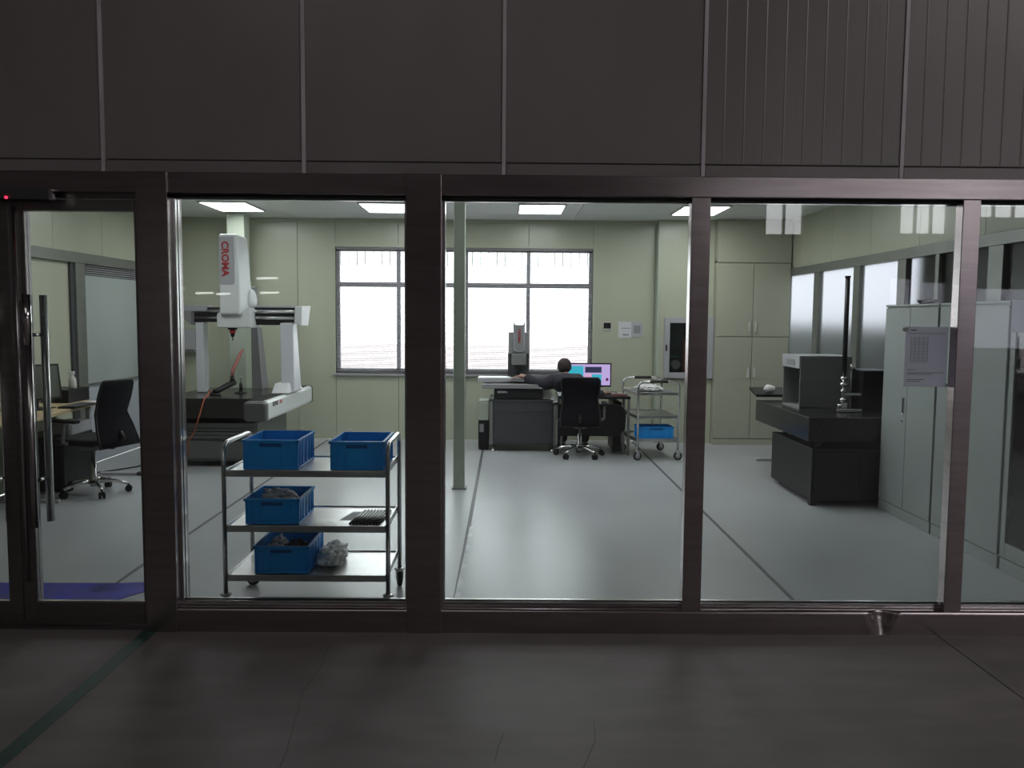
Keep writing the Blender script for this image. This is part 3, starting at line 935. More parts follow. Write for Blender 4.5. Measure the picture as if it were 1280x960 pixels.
for A, B in ((n0, n1), (n1, n2)):
    for i in range(len(A)):
        cap2.bm.faces.new((A[i], B[i], B[(i+1) % len(A)], A[(i+1) % len(A)])).smooth = True
cap2.bm.faces.new(n2); cap2.bm.faces.new(n0[::-1])
P('end_cap', cap2, 'cap_grey', label='grey end cap')
P('end_cap', MB().prism(prof(X0-.004, X1+.004, .53, .747, .035), 10.36, 10.39, 'y'), 'black_plastic')
P('guide_slot', MB().box(X0+.03, X1-.05, 8.47, 10.35, .7425, .748), 'black_plastic')
# legs and bridge
P('bridge_leg', MB().hexa([(-2.52, 9.30, .76), (-2.37, 9.30, .76), (-2.37, 9.62, .76), (-2.52, 9.62, .76),
                           (-2.53, 9.32, 1.53), (-2.385, 9.32, 1.53), (-2.385, 9.50, 1.53), (-2.53, 9.50, 1.53)]), 'machine_white_cool', bevel=.012)
P('leg_shoe', MB().hexa([(-2.60, 9.18, .752), (-2.40, 9.18, .752), (-2.38, 9.75, .752), (-2.60, 9.75, .752),
                         (-2.58, 9.26, .86), (-2.42, 9.26, .86), (-2.42, 9.7, .86), (-2.58, 9.7, .86)]), 'machine_white', bevel=.012)
P('bridge_leg', MB().box(-3.475, -3.385, 9.33, 9.48, .745, 1.53), 'machine_white_cool', bevel=.01)
P('bridge_beam', MB().box(-3.56, -2.28, 9.34, 9.50, 1.535, 1.70), 'black_metal', bevel=.004)
P('beam_rail', MB().tube([(-3.48, 9.335, 1.655), (-2.32, 9.335, 1.655)], .022, 12), 'steel')
P('beam_rail', MB().tube([(-3.48, 9.335, 1.585), (-2.32, 9.335, 1.585)], .020, 12), 'steel')
P('beam_cover', MB().box(-2.80, -2.30, 9.33, 9.50, 1.70, 1.722), 'pale_grey', bevel=.003)
P('beam_cover', MB().box(-3.6, -3.34, 9.30, 9.50, 1.655, 1.722), 'pale_grey', bevel=.004)
P('beam_under_rail', MB().box(-2.82, -2.52, 9.35, 9.48, 1.505, 1.535), 'black_metal')
P('beam_end', MB().hexa([(-2.36, 9.28, 1.53), (-2.28, 9.28, 1.505), (-2.26, 9.52, 1.50), (-2.36, 9.52, 1.53), (-2.35, 9.28, 1.71), (-2.27, 9.28, 1.72), (-2.23, 9.52, 1.725), (-2.36, 9.52, 1.71)]), 'machine_white', bevel=.006)
P('beam_end', MB().hexa([(-3.60, 9.28, 1.58), (-3.50, 9.28, 1.50), (-3.46, 9.5, 1.50), (-3.6, 9.5, 1.58), (-3.62, 9.28, 1.66), (-3.50, 9.28, 1.66), (-3.46, 9.5, 1.66), (-3.62, 9.5, 1.66)]), 'mid_grey', bevel=.006)
P('carriage', MB().prism([(-3.175, 1.475), (-2.80, 1.475), (-2.80, 1.50), (-2.815, 1.70), (-2.85, 1.69), (-2.90, 1.645), (-3.165, 1.64), (-3.18, 1.60)], 9.16, 9.56, 'y'), 'machine_white', bevel=.012)
q = P('quill_cover', MB().hexa([(-3.125, 9.10, 1.62), (-2.90, 9.10, 1.62), (-2.86, 9.46, 1.62), (-3.125, 9.46, 1.62),
                               (-3.125, 9.12, 2.49), (-2.93, 9.12, 2.49), (-2.895, 9.40, 2.47), (-3.125, 9.40, 2.49)]), 'machine_white', bevel=.02)
P('front_plate', MB().prism([(-3.118, 1.965), (-3.10, 1.945), (-2.975, 1.945), (-2.955, 1.965), (-2.965, 2.46), (-3.118, 2.46)], 9.098, 9.115, 'y'), 'pale_grey', bevel=.004, label='grey front plate with red lettering')
def dz(mb):
    for v in mb.bm.verts: v.co -= T.loc
    return mb
text_mesh('CROMA', .105, 'red_print', Matrix.Translation(Vector((-3.052, 9.094, 2.22))-T.loc) @ Matrix.Rotation(pi/2, 4, 'X') @ Matrix.Rotation(-pi/2, 4, 'Z'), T.o, bold=.0035, sx=1.0)
P('side_cover', MB().blob((-2.87, 9.42, 1.78), .1, (.55, 1, 1.25), 0, 0, 3), 'machine_white')
P('probe_head', MB().lathe([(.05, 1.475), (.05, 1.455), (.03, 1.45), (.03, 1.42), (.022, 1.415), (.022, 1.38), (.006, 1.372), (.005, 1.33)], (-3.03, 9.24), 14), 'black_plastic')
P('probe_ring', MB().lathe([(.032, 1.445), (.034, 1.43), (.032, 1.415)], (-3.03, 9.24), 14), 'red_plastic', label='red probe ring')
P('rear_post', MB().hexa([(-3.02, 9.88, .742), (-2.90, 9.88, .742), (-2.85, 9.98, .742), (-3.02, 9.98, .742),
                          (-3.03, 9.88, 1.95), (-2.98, 9.88, 1.95), (-2.97, 9.98, 1.95), (-3.03, 9.98, 1.95)]), 'mid_grey', bevel=.006)
text_mesh('SERE', .062, 'black_print', Matrix.Translation(Vector((-2.4245, 8.72, .69))-T.loc) @ Matrix.Rotation(pi/2, 4, 'Z') @ Matrix.Rotation(pi/2, 4, 'X'), T.o, bold=.002, sx=1.7)
text_mesh('IN', .062, 'red_print', Matrix.Translation(Vector((-2.4245, 8.935, .69))-T.loc) @ Matrix.Rotation(pi/2, 4, 'Z') @ Matrix.Rotation(pi/2, 4, 'X'), T.o, bold=.001, sx=1.7)
# articulated fixture with hose
T = Thing('probe_stand', 'small black articulated fixture with orange hose on the granite table', 'fixture', (-3.15, 9.05, .742))
T.part('base_plate', MB().cyl((-.02, 0, 0), .06, .02), 'black_metal')
T.part('body', MB().tube([(-.02, 0, .03), (.02, .04, .06), (.08, .12, .10), (.13, .2, .13)], [.035, .03, .032, .03], 10), 'black_metal')
T.part('knob', MB().tube([(.11, .18, .13), (.11, .18, .20)], [.028, .02], 10), 'black_plastic')
T.part('clamp', MB().box(-.08, -.03, -.05, .0, .02, .07), 'steel', bevel=.006)
T.part('hose', MB().tube([(-.06, -.04, .05), (-.03, -.2, .012), (.0, -.36, .010), (.0, -.41, -.03), (-.05, -.42, -.2), (-.09, -.42, -.33), (-.16, -.42, -.45), (-.17, -.42, -.6)], .007, 8), 'orange_hose', label='orange hose hanging over the table edge')
T.part('coiled_hose', MB().tube([(.11, .18, .20), (.11, .2, .26), (.14, .24, .35), (.17, .28, .44), (.20, .3, .50)], [.016, .022, .022, .02, .008], 10), 'pink_hose', label='pale pink coiled hose')
T = Thing('reference_sphere', 'small reference stylus standing in the middle of the granite table', 'stylus', (-2.97, 9.3, .742))
T.part('base', MB().lathe([(.07, 0), (.07, .008), (.025, .014), (.022, .03)], (0, 0), 16), 'black_metal')
T.part('stem', MB().tube([(0, 0, .03), (0, 0, .11), (0, 0, .115), (0, 0, .17)], [.018, .018, .006, .006], 10), 'black_metal')
T.part('ball', MB().blob((0, 0, .18), .012, sub=2), 'pale_grey')
# wall box left
T = Thing('wall_box', 'grey metal box hanging on the back wall left of the bridge machine', 'wall box', (-4.12, YB-.11, 1.13))
T.part('body', MB().box(-.13, .1, 0, .10, 0, .30), 'mid_grey', bevel=.004)
T.part('lid', MB().box(-.13, .1, -.012, 0, .03, .30), 'pale_grey', bevel=.003)
T.part('bracket', MB().box(-.1, .08, .10, .11, .05, .25), 'steel')
T = Thing('lab_bottle', 'small white bottle at the left edge of the granite table', 'bottle', (-3.575, 9.05, .742))
T.part('bottle_body', MB().lathe([(.03, 0), (.034, .01), (.034, .13), (.018, .15)], (0, 0), 16), 'off_white')
T.part('cap', MB().cyl((0, 0, .15), .018, .03), 'off_white')
# socket
T = Thing('wall_socket', 'small cream socket plate low on the back wall', 'socket', (-2.055, YB-.001, .07))
T.part('plate', MB().box(-.035, .035, -.012, 0, 0, .08), 'off_white', bevel=.003)
T.part('slot', MB().box(-.012, -.008, -.0135, -.012, .03, .05).box(.008, .012, -.0135, -.012, .03, .05), 'black_plastic')
# thermostat, notices on the back wall
T = Thing('wall_sensor', 'small black wall display right of the back window', 'wall display', (1.315, YB-.001, 1.46))
T.part('plate', MB().box(-.055, .055, -.012, 0, -.005, .10), 'off_white', bevel=.003)
T.part('display', MB().box(-.048, .045, -.018, -.012, .02, .095), 'black_plastic', bevel=.002)
T = Thing('wall_notice', 'pale paper sheets pinned on the back wall above the small trolley', 'notice', (1.62, YB-.001, 1.36))
T.part('sheet', MB().box(-.16, .02, -.004, 0, 0, .21), 'paper')
T.part('sheet', MB().box(.01, .16, -.006, -.001, .01, .21), 'paper_lilac')
T.part('print', MB().box(-.10, -.02, -.0055, -.004, .03, .05).box(-.12, .0, -.0055, -.004, .12, .13).box(.04, .13, -.0075, -.006, .06, .16), 'mid_grey')

# ---- second measuring machine in the centre
T = Thing('vision_measuring_machine', 'grey upright measuring machine on a dark cabinet in front of the window', 'measuring machine', (.2, 10.2, 0))
YA = 9.95
P('cabinet', MB().box(-.195, .605, YA, 10.6, .085, .60), 'charcoal', bevel=.004)
P('cabinet_front', MB().box(-.15, .56, YA-.008, YA, .10, .44), 'charcoal', bevel=.003)
P('cabinet_band', MB().box(-.15, .56, YA-.006, YA, .49, .60), 'charcoal', bevel=.003)
for xx in (-.19, .575):
    P('cabinet_edge', MB().box(xx, xx+.03, YA-.015, YA, .09, .615), 'machine_grey')
P('cabinet_top', MB().box(-.20, .61, YA-.015, 10.6, .60, .63), 'charcoal', bevel=.004)
for xx in (-.15, .56):
    for yy in (YA+.04, 10.5):
        P('leveling_foot', MB().lathe([(.032, 0), (.032, .012), (.014, .02), (.014, .085)], (xx, yy), 12), 'steel')
P('machine_bed', MB().box(-.145, .44, YA, 10.55, .64, .745), 'granite', bevel=.004)
P('stage', MB().box(-.29, .455, YA-.05, 10.35, .765, .815), 'mid_grey', bevel=.004)
P('upper_stage', MB().box(-.35, .40, YA+.12, 10.35, .835, .875), 'pale_grey', bevel=.004)
P('stage_plate', MB().box(-.34, .05, YA+.14, 10.33, .875, .885), 'machine_white', bevel=.002)
P('stage_cap', MB().hexa([(.40, YA-.055, .77), (.46, YA-.055, .765), (.46, YA, .765), (.40, YA, .77), (.40, YA-.055, .812), (.43, YA-.055, .816), (.43, YA, .816), (.40, YA, .812)]), 'machine_white')
P('cable_guard', MB().prism([(.445, .64), (.545, .64), (.55, .70), (.53, .75), (.49, .79), (.445, .80)], YA+.04, YA+.14, 'y'), 'off_white', bevel=.005)
P('column_body', MB().box(.02, .28, 10.38, 10.62, .745, 1.17), 'charcoal', bevel=.004)
P('column_cover', MB().box(.025, .275, 10.32, 10.58, 1.165, 1.43), 'mid_grey', bevel=.006)
P('optics_head', MB().box(.065, .245, 10.22, 10.38, 1.03, 1.165), 'machine_grey', bevel=.008)
P('lens', MB().lathe([(.045, 1.03), (.045, .97), (.03, .96), (.03, .91)], (.155, 10.29), 14), 'black_plastic')
pts = [(.083, 1.565)]
for k in range(9):
    a = pi+pi*k/8
    pts.append((.155+.062*cos(a), 1.555+.045*sin(a)))
pts += [(.227, 1.565)]
for k in range(9):
    a = -pi*k/8
    pts.append((.155+.072*cos(a), 1.24+.055*sin(a)))
P('front_shield', MB().prism(pts, 10.285, 10.325, 'y'), 'pale_grey', bevel=.003)
pts2 = [(.098, 1.52), (.212, 1.52)]
for k in range(9):
    a = -pi*k/8
    pts2.append((.155+.057*cos(a), 1.25+.042*sin(a)))
P('shield_inset', MB().prism(pts2, 10.280, 10.286, 'y'), 'mid_grey', label='darker inset with red lettering')
text_mesh('CROMA', .05, 'red_print', Matrix.Translation(Vector((.155, 10.278, 1.385))-T.loc) @ Matrix.Rotation(pi/2, 4, 'X') @ Matrix.Rotation(-pi/2, 4, 'Z'), T.o, bold=.001)
text_mesh('SEREIN', .032, 'white_print', Matrix.Translation(Vector((-.045, YA-.002, .718))-T.loc) @ Matrix.Rotation(pi/2, 4, 'X'), T.o, bold=.001, sx=1.2)
# controller boxes at left of it
T = Thing('controller_box', 'cream control box standing on the black computer tower', 'control box', (-.27, 10.1, .365))
T.part('body', MB().box(-.06, .06, -.05, .3, 0, .24), 'column_green', bevel=.005)
T.part('handle_strip', MB().box(-.045, .045, -.054, -.05, .20, .215), 'off_white')
T = Thing('computer_tower', 'black computer tower with a pale label left of the dark cabinet', 'computer', (-.27, 10.1, 0))
T.part('body', MB().box(-.065, .06, -.05, .35, .03, .365), 'black_plastic', bevel=.004)
T.part('label_plate', MB().box(-.05, .0, -.053, -.05, .22, .32), 'mid_grey')
T.part('foot', MB().box(-.06, .055, -.03, .33, 0, .03), 'black_rubber')

# ---- worker's desk, monitor
T = Thing('black_desk', 'black desk with a dark back panel beside the seated worker', 'desk', (1.1, 9.95, 0))
P('desk_top', MB().prism([(.62, 9.72), (1.465, 9.72), (1.385, 10.42), (.62, 10.42)], .665, .695, 'z'), 'black_plastic', bevel=.005)
pts = [(.62, .22), (1.33, .22), (1.36, .25), (1.41, .30), (1.42, .50), (1.38, .57), (1.32, .60), (.62, .60)]
P('front_panel', MB().prism(pts, 9.76, 9.80, 'y'), 'black_plastic', bevel=.006)
for xx, yy in ((1.395, 9.80), (1.445, 9.74), (.66, 9.80), (.66, 10.38), (1.36, 10.38)):
    P('leg', MB().box(xx-.014, xx+.014, yy-.014, yy+.014, 0, .665), 'machine_grey', bevel=.002)
P('drawer_box', MB().box(1.28, 1.375, 9.82, 10.36, .03, .62), 'black_plastic', bevel=.01)
T = Thing('monitor', 'lit wide monitor with cyan and lilac windows beside the seated worker', 'monitor', (1.0, 10.22, .695))
P('casing', MB().box(.73, 1.292, 10.20, 10.235, .77, 1.062), 'black_plastic', bevel=.004)
scr = MB()
def sq(i, x0, x1, z0, z1, d=0):
    scr.mi = i
    yq = 10.198-d
    scr.quad((x0, yq, z0), (x1, yq, z0), (x1, yq, z1), (x0, yq, z1))
sx0, sx1, sz0, sz1 = .745, 1.277, .79, 1.047
def U(u): return sx0+(sx1-sx0)*u
def V(v): return sz1-(sz1-sz0)*v
sq(0, U(0), U(1), V(1), V(0))
sq(1, U(0.0), U(.38), V(.70), V(.08), .0006)
sq(1, U(.58), U(.80), V(.80), V(.48), .0006)
sq(2, U(.42), U(.80), V(.40), V(.12), .0008)
sq(3, U(.42), U(.80), V(1), V(.80), .0008)
sq(5, U(.42), U(.56), V(.80), V(.44), .0007)
scr.mi = 4
for c_, rr in ((.10, .035), (.28, .045)):
    pp = []
    for k in range(12):
        a = 2*pi*k/12
        pp.append((U(c_)+rr*1.2*cos(a), 10.1968, V(.62)+rr*.7*sin(a)))
    scr.quad(*pp)
scr.mi = 6
scr.quad(*[(U(.93)+.017*cos(2*pi*k/12), 10.1968, V(.72)+.02*sin(2*pi*k/12)) for k in range(12)])
P('screen', scr, ['scr_lilac', 'scr_cyan', 'scr_dark', 'scr_blue', 'scr_black', 'scr_pink', 'scr_plum'])
P('stand', MB().box(.98, 1.04, 10.24, 10.26, .70, .90).box(.90, 1.12, 10.17, 10.32, .695, .705), 'black_plastic', bevel=.003)
T = Thing('desk_clutter', 'small pinkish parts lying at the right end of the black desk', 'parts tray', (1.34, 9.8, .695))
T.part('tray', MB().box(-.09, .09, -.03, .12, 0, .012), 'reddish', bevel=.003)
for i in range(5):
    T.part('piece', MB().blob((-.07+i*.035, .03+.02*(i % 2), .025), .018, (1.2, 1, .8), .1, i, 2), 'skin' if i % 2 else 'pale_grey')
mb = crumple_mb((0, 0, .02), (.15, .24, .04), 4)
for v in mb.bm.verts: v.co.z = max(-.0, v.co.z)
single('plastic_wrap', mb, 'white_cloth', 'heap of pale plastic wrap on the small trolley top', 'plastic film', (1.68, 9.76, .778))

# ---- office chairs
def office_chair(label, loc, rz, seat_h=.46, top=1.0, tilt=0., top_w=.40, bot_w=.46, arm_label=None):
    t = Thing('office_chair', label, 'chair', loc, rz, group='black mesh office chairs')
    # chair faces +y
    s = MB().box(-.235, .235, -.21, .25, seat_h-.045, seat_h+.02)
    t.part('seat', s, 'seat_fabric', bevel=.03)
    h = top
    zs = [seat_h-.05, seat_h+.02, seat_h+.10, seat_h+.18, seat_h+.24, seat_h+.30, seat_h+.38, (seat_h+.38+top)/2, top-.03, top]
    def back_y(z):
        u = z-(seat_h+.24)
        return -.21-(.30*u*1.0 if u > 0 else -.32*u)
    def width(z):
        u = (z-zs[0])/(zs[-1]-zs[0])
        return bot_w*(1-u)+top_w*u - .05*math.exp(-((z-seat_h-.24)/.1)**2)
    rows = []
    for z in zs:
        wd = width(z)/2*(.9 if z == zs[-1] else 1)
        rows.append([(wd*k/4, back_y(z)-.03*(1-(k/4)**2), z) for k in range(-4, 5)])
    t.part('backrest_mesh', MB().sheet(rows), 'mesh_fabric', solid=.006)
    loop = [r[-1] for r in rows]+[r[0] for r in rows[::-1]]
    fr_ = MB().tube([*loop, loop[0]], .011, 8)
    t.part('backrest_frame', fr_, 'black_plastic')
    t.part('back_support', MB().tube([(0, -.05, seat_h-.06), (0, -.22, seat_h-.06), (0, back_y(seat_h+.02)-.055, seat_h+.02), (0, back_y(seat_h+.08)-.045, seat_h+.08)], [.03, .028, .022, .018], 10), 'black_plastic')
    t.part('tilt_mechanism', MB().box(-.07, .07, -.10, .10, seat_h-.10, seat_h-.045), 'machine_grey', bevel=.01)
    t.part('gas_lift', MB().lathe([(.035, .07), (.035, .16), (.026, .17), (.026, .28), (.018, .285), (.018, seat_h-.10)], (0, 0), 14), 'steel')
    for sx_ in (-1, 1):
        a = t.part('armrest', MB().tube([(sx_*.24, .05, seat_h-.02), (sx_*.285, .05, seat_h), (sx_*.285, .03, seat_h+.17)], .016, 8), 'machine_grey')
        link_mesh('arm_pad', MB().box(sx_*.285-.035, sx_*.285+.035, -.12, .14, seat_h+.17, seat_h+.20), 'black_plastic', a, bevel=.012)
    for k in range(5):
        a = 2*pi*k/5+.35
        c, s_ = cos(a), sin(a)
        leg = t.part('base_arm', MB().tube([(0, 0, .115), (c*.12, s_*.12, .115), (c*.22, s_*.22, .095), (c*.28, s_*.28, .075)], [.026, .02, .016, .014], 8), 'chrome')
        cs = t.part('caster', MB().tube([(c*.28-s_*.024, s_*.28+c*.024, .03), (c*.28-s_*.008, s_*.28+c*.008, .03)], .03, 14)
                    .tube([(c*.28+s_*.024, s_*.28-c*.024, .03), (c*.28+s_*.008, s_*.28-c*.008, .03)], .03, 14)
                    .tube([(c*.28, s_*.28, .03), (c*.28, s_*.28, .078)], .009, 8), 'black_plastic')
    return t
office_chair('black mesh office chair on a chrome base beside the wooden desk', (-3.70, 7.42, 0), radians(72), .50, 1.03, top_w=.36, bot_w=.46)
office_chair('black mesh office chair in which the worker sits', (.86, 9.62, 0), radians(-4), .44, .94, top_w=.43, bot_w=.45)

# ---- left desk with computer
T = Thing('wooden_desk', 'pale wood desk against the left wall behind the door', 'desk', (-4.0, 7.3, 0))
P('desk_top', MB().hexa([(-4.44, 6.2, .735), (-3.74, 6.2, .735), (-3.98, 8.2, .735), (-4.44, 8.2, .735),
                         (-4.44, 6.2, .765), (-3.74, 6.2, .765), (-3.98, 8.2, .765), (-4.44, 8.2, .765)]), 'wood_top', bevel=.004)
for xx, yy in ((-3.86, 6.5), (-4.38, 6.5), (-4.05, 8.05), (-4.38, 8.05)):
    P('leg', MB().box(xx-.02, xx+.02, yy-.02, yy+.02, 0, .735), 'pale_grey', bevel=.003)
P('foot_bar', MB().box(-4.4, -3.80, 7.0, 7.04, 0, .03), 'pale_grey', bevel=.004)
P('foot_bar', MB().box(-4.4, -3.84, 8.03, 8.07, 0, .03), 'pale_grey', bevel=.004)
P('frame_rail', MB().box(-4.40, -4.02, 8.03, 8.07, .70, .735).box(-4.40, -4.36, 6.5, 8.05, .70, .735), 'pale_grey')
T = Thing('desk_monitor', 'switched-off monitor on the wooden desk seen behind the door handle', 'monitor', (-4.12, 7.35, .765))
P('casing', MB().hexa([(-4.30, 7.15, .84), (-4.27, 7.13, .84), (-4.03, 7.56, .84), (-4.06, 7.58, .84),
                       (-4.33, 7.15, 1.16), (-4.30, 7.13, 1.16), (-4.06, 7.56, 1.16), (-4.09, 7.58, 1.16)]), 'black_plastic', bevel=.004)
P('screen', MB().quad((-4.262, 7.138, .862), (-4.040, 7.538, .862), (-4.066, 7.538, 1.145), (-4.289, 7.138, 1.145)), 'screen_off')
P('stand', MB().box(-4.2, -4.16, 7.36, 7.40, .77, .9).box(-4.30, -4.06, 7.26, 7.50, .765, .775), 'black_plastic', bevel=.003)
T = Thing('keyboard', 'black keyboard lying on the wooden desk', 'keyboard', (-3.93, 7.62, .765))
T.part('board', MB().box(-.08, .08, -.2, .2, 0, .015), 'black_plastic', bevel=.003)
T.part('keys', MB().box(-.07, .07, -.19, .08, .015, .02).box(-.07, .07, .1, .19, .015, .02), 'charcoal')
T = Thing('black_tray', 'black file box on the far end of the wooden desk', 'box', (-4.28, 8.08, .765))
T.part('body', MB().box(-.13, .13, -.2, .2, 0, .115), 'black_plastic', bevel=.004)
T.part('lid', MB().box(-.135, .135, -.205, .205, .115, .125), 'black_plastic', bevel=.003)
T = Thing('spray_bottle', 'white spray bottle standing on the black file box', 'bottle', (-4.20, 8.06, .89))
T.part('bottle_body', MB().lathe([(.034, 0), (.037, .01), (.037, .07), (.03, .10), (.014, .12), (.013, .135)], (0, 0), 18), 'off_white')
T.part('spray_head', MB().box(-.045, .02, -.012, .012, .145, .168).box(-.018, .018, -.014, .014, .132, .15), 'machine_white', bevel=.004)
T.part('trigger', MB().hexa([(-.03, -.005, .115), (-.022, -.005, .115), (-.022, .005, .115), (-.03, .005, .115), (-.022, -.005, .147), (-.012, -.005, .147), (-.012, .005, .147), (-.022, .005, .147)]), 'machine_white')
single('desk_papers', MB().hexa([(-.08, -.12, 0), (.07, -.15, 0), (.05, .14, 0), (-.08, .15, 0), (-.08, -.12, .004), (.07, -.15, .004), (.05, .14, .004), (-.08, .15, .004)]), 'paper',
       'loose white papers on the wooden desk', 'paper', (-3.98, 7.98, .765))
T = Thing('desk_computer', 'black computer tower on the floor under the wooden desk', 'computer', (-4.20, 7.80, 0))
T.part('body', MB().box(-.22, .2, -.35, .22, .02, .50), 'black_plastic', bevel=.006)
T.part('front_panel', MB().box(.2, .206, -.33, .20, .05, .47), 'black_metal')
T.part('foot', MB().box(-.2, .18, -.3, .18, 0, .02), 'black_rubber')
T = Thing('power_box', 'small grey device lying on the computer under the desk', 'device', (-4.05, 7.3, .5))
T.part('body', MB().box(-.12, .10, -.1, .3, .002, .12), 'mid_grey', bevel=.02)
T.part('face', MB().box(.10, .104, -.06, .26, .02, .10), 'pale_grey')
T.o.location.y = 7.6
single('floor_cable', MB().tube([(-4.2, 8.3, .012), (-4.05, 8.5, .008), (-3.9, 8.72, .008), (-3.88, 8.95, .008), (-3.7, 9.1, .008), (-3.45, 9.15, .008)], .007, 8), 'black_rubber',
       'black cable lying on the floor behind the mesh chair', 'cable')
T = Thing('pedestal_foot', 'pale flat foot bar on the floor behind the mesh chair', 'foot bar', (-3.95, 8.05, 0))
T.part('bar', MB().box(-.08, .34, -.03, .03, .0, .03), 'pale_grey', bevel=.006)
T.part('end_stop', MB().box(.30, .345, -.032, .032, .0, .034), 'charcoal', bevel=.004)
T.o.location = (-4.0, 8.3, 0)

# ---- granite surface plate at right
T = Thing('granite_surface_plate', 'thick black granite inspection table on a black cabinet base', 'inspection table', (3.0, 7.8, 0))
P('granite_slab', MB().box(2.60, 3.55, 7.07, 8.60, .565, .775), 'granite', bevel=.006)
P('cabinet', MB().box(2.645, 3.50, 7.10, 8.18, .045, .50), 'black_metal', bevel=.004)
P('cabinet_door', MB().box(2.67, 3.06, 7.093, 7.10, .06, .47), 'black_metal', bevel=.003)
P('cabinet_door', MB().box(3.07, 3.48, 7.093, 7.10, .06, .47), 'black_metal', bevel=.003)
P('plinth', MB().box(2.645, 2.70, 7.10, 7.16, 0, .05).box(3.44, 3.5, 7.10, 7.16, 0, .05), 'black_metal')
for xx, yy in ((2.75, 7.2), (3.4, 7.2), (2.75, 8.05), (3.4, 8.05)):
    P('jack', MB().lathe([(.05, .50), (.05, .515), (.02, .52), (.02, .55), (.05, .552), (.05, .565)], (xx, yy), 14), 'black_metal')
P('leveling_foot', MB().cyl((2.72, 8.1, 0), .02, .05), 'steel')
P('leveling_foot', MB().cyl((3.4, 8.1, 0), .02, .05), 'steel')
T = Thing('rear_bench', 'thin black bench behind the granite table', 'bench', (2.9, 9.0, 0))
P('bench_top', MB().hexa([(2.62, 8.66, .80), (3.4, 8.66, .80), (3.4, 9.6, .80), (2.82, 9.6, .80), (2.62, 8.66, .83), (3.4, 8.66, .83), (3.4, 9.6, .83), (2.82, 9.6, .83)]), 'black_plastic', bevel=.004)
P('foot_bar', MB().box(2.86, 3.40, 9.38, 9.44, 0, .03), 'off_white', bevel=.005)
P('upright', MB().box(3.15, 3.21, 9.38, 9.44, .03, .80), 'pale_grey')
single('white_rag', MB().blob((0, 0, .0), .06, (1, 1, .75), .12, 3, 2), 'white_cloth', 'small white rag on the bench left of the grey hood', 'cloth', (2.80, 8.8, .876))
T = Thing('grey_hood', 'grey open-fronted metal hood standing on the granite table', 'viewing booth', (2.85, 8.0, .775))
gx0, gx1, gy0, gy1, gz0, gz1 = 2.74, 3.22, 7.72, 8.20, .78, 1.255
# opening faces left (-x)
P('side_panel', MB().box(gx0, gx1, gy0, gy0+.015, gz0, gz1), 'machine_grey', bevel=.003)
P('side_panel', MB().box(gx0, gx1, gy1-.015, gy1, gz0, gz1), 'machine_grey', bevel=.003)
P('back_panel', MB().box(gx1-.015, gx1, gy0, gy1, gz0, gz1), 'machine_grey')
P('top_panel', MB().box(gx0, gx1, gy0, gy1, gz1, gz1+.02), 'mid_grey', bevel=.003)
P('floor_panel', MB().box(gx0-.0, gx1, gy0, gy1, gz0-.004, gz0+.012), 'mid_grey')
P('front_fascia', MB().box(gx0-.012, gx0+.01, gy0, gy1, gz1-.10, gz1+.02), 'pale_grey', bevel=.003)
P('control_panel', MB().box(gx0-.016, gx0-.01, gy0+.12, gy0+.34, gz1-.075, gz1-.02), 'mid_grey')
T = Thing('height_gauge', 'tall black column height gauge with chrome clamps on the granite table', 'gauge', (3.06, 7.5, .775))
T.part('column', MB().tube([(0, 0, .30), (.0, 0, 1.22)], .021, 14), 'black_metal')
T.part('column_cap', MB().cyl((0, 0, 1.215), .026, .015), 'black_plastic')
T.part('lower_column', MB().tube([(-.0, 0, .04), (0, 0, .30)], .014, 12), 'steel')
for z, r_ in ((.10, .035), (.18, .03), (.24, .04), (.295, .035)):
    T.part('clamp', MB().cyl((0, 0, z), r_, .028), 'chrome')
T.part('base', MB().box(-.07, .16, -.05, .05, 0, .035), 'steel', bevel=.008)
T.part('base_block', MB().box(-.03, .03, -.035, .035, .035, .09), 'chrome', bevel=.008)
T.part('guide_rod', MB().tube([(.065, .0, .035), (.065, 0, .44)], .008, 8), 'steel')
T.part('cross_arm', MB().box(-.02, .16, -.012, .012, .15, .175), 'steel', bevel=.003)
T.part('knob', MB().cyl((-.055, 0, .055), .02, .03, 'x', 12), 'chrome')
T.part('knob', MB().cyl((.05, 0, .40), .018, .04, 'x', 12), 'steel')
T = Thing('gauge_case', 'low dark case behind the height gauge', 'case', (3.4, 7.75, .775))
T.part('body', MB().box(-.12, .13, -.15, .2, 0, .36), 'black_metal', bevel=.004)
T.part('lid', MB().box(-.125, .135, -.155, .205, .36, .375), 'charcoal', bevel=.003)

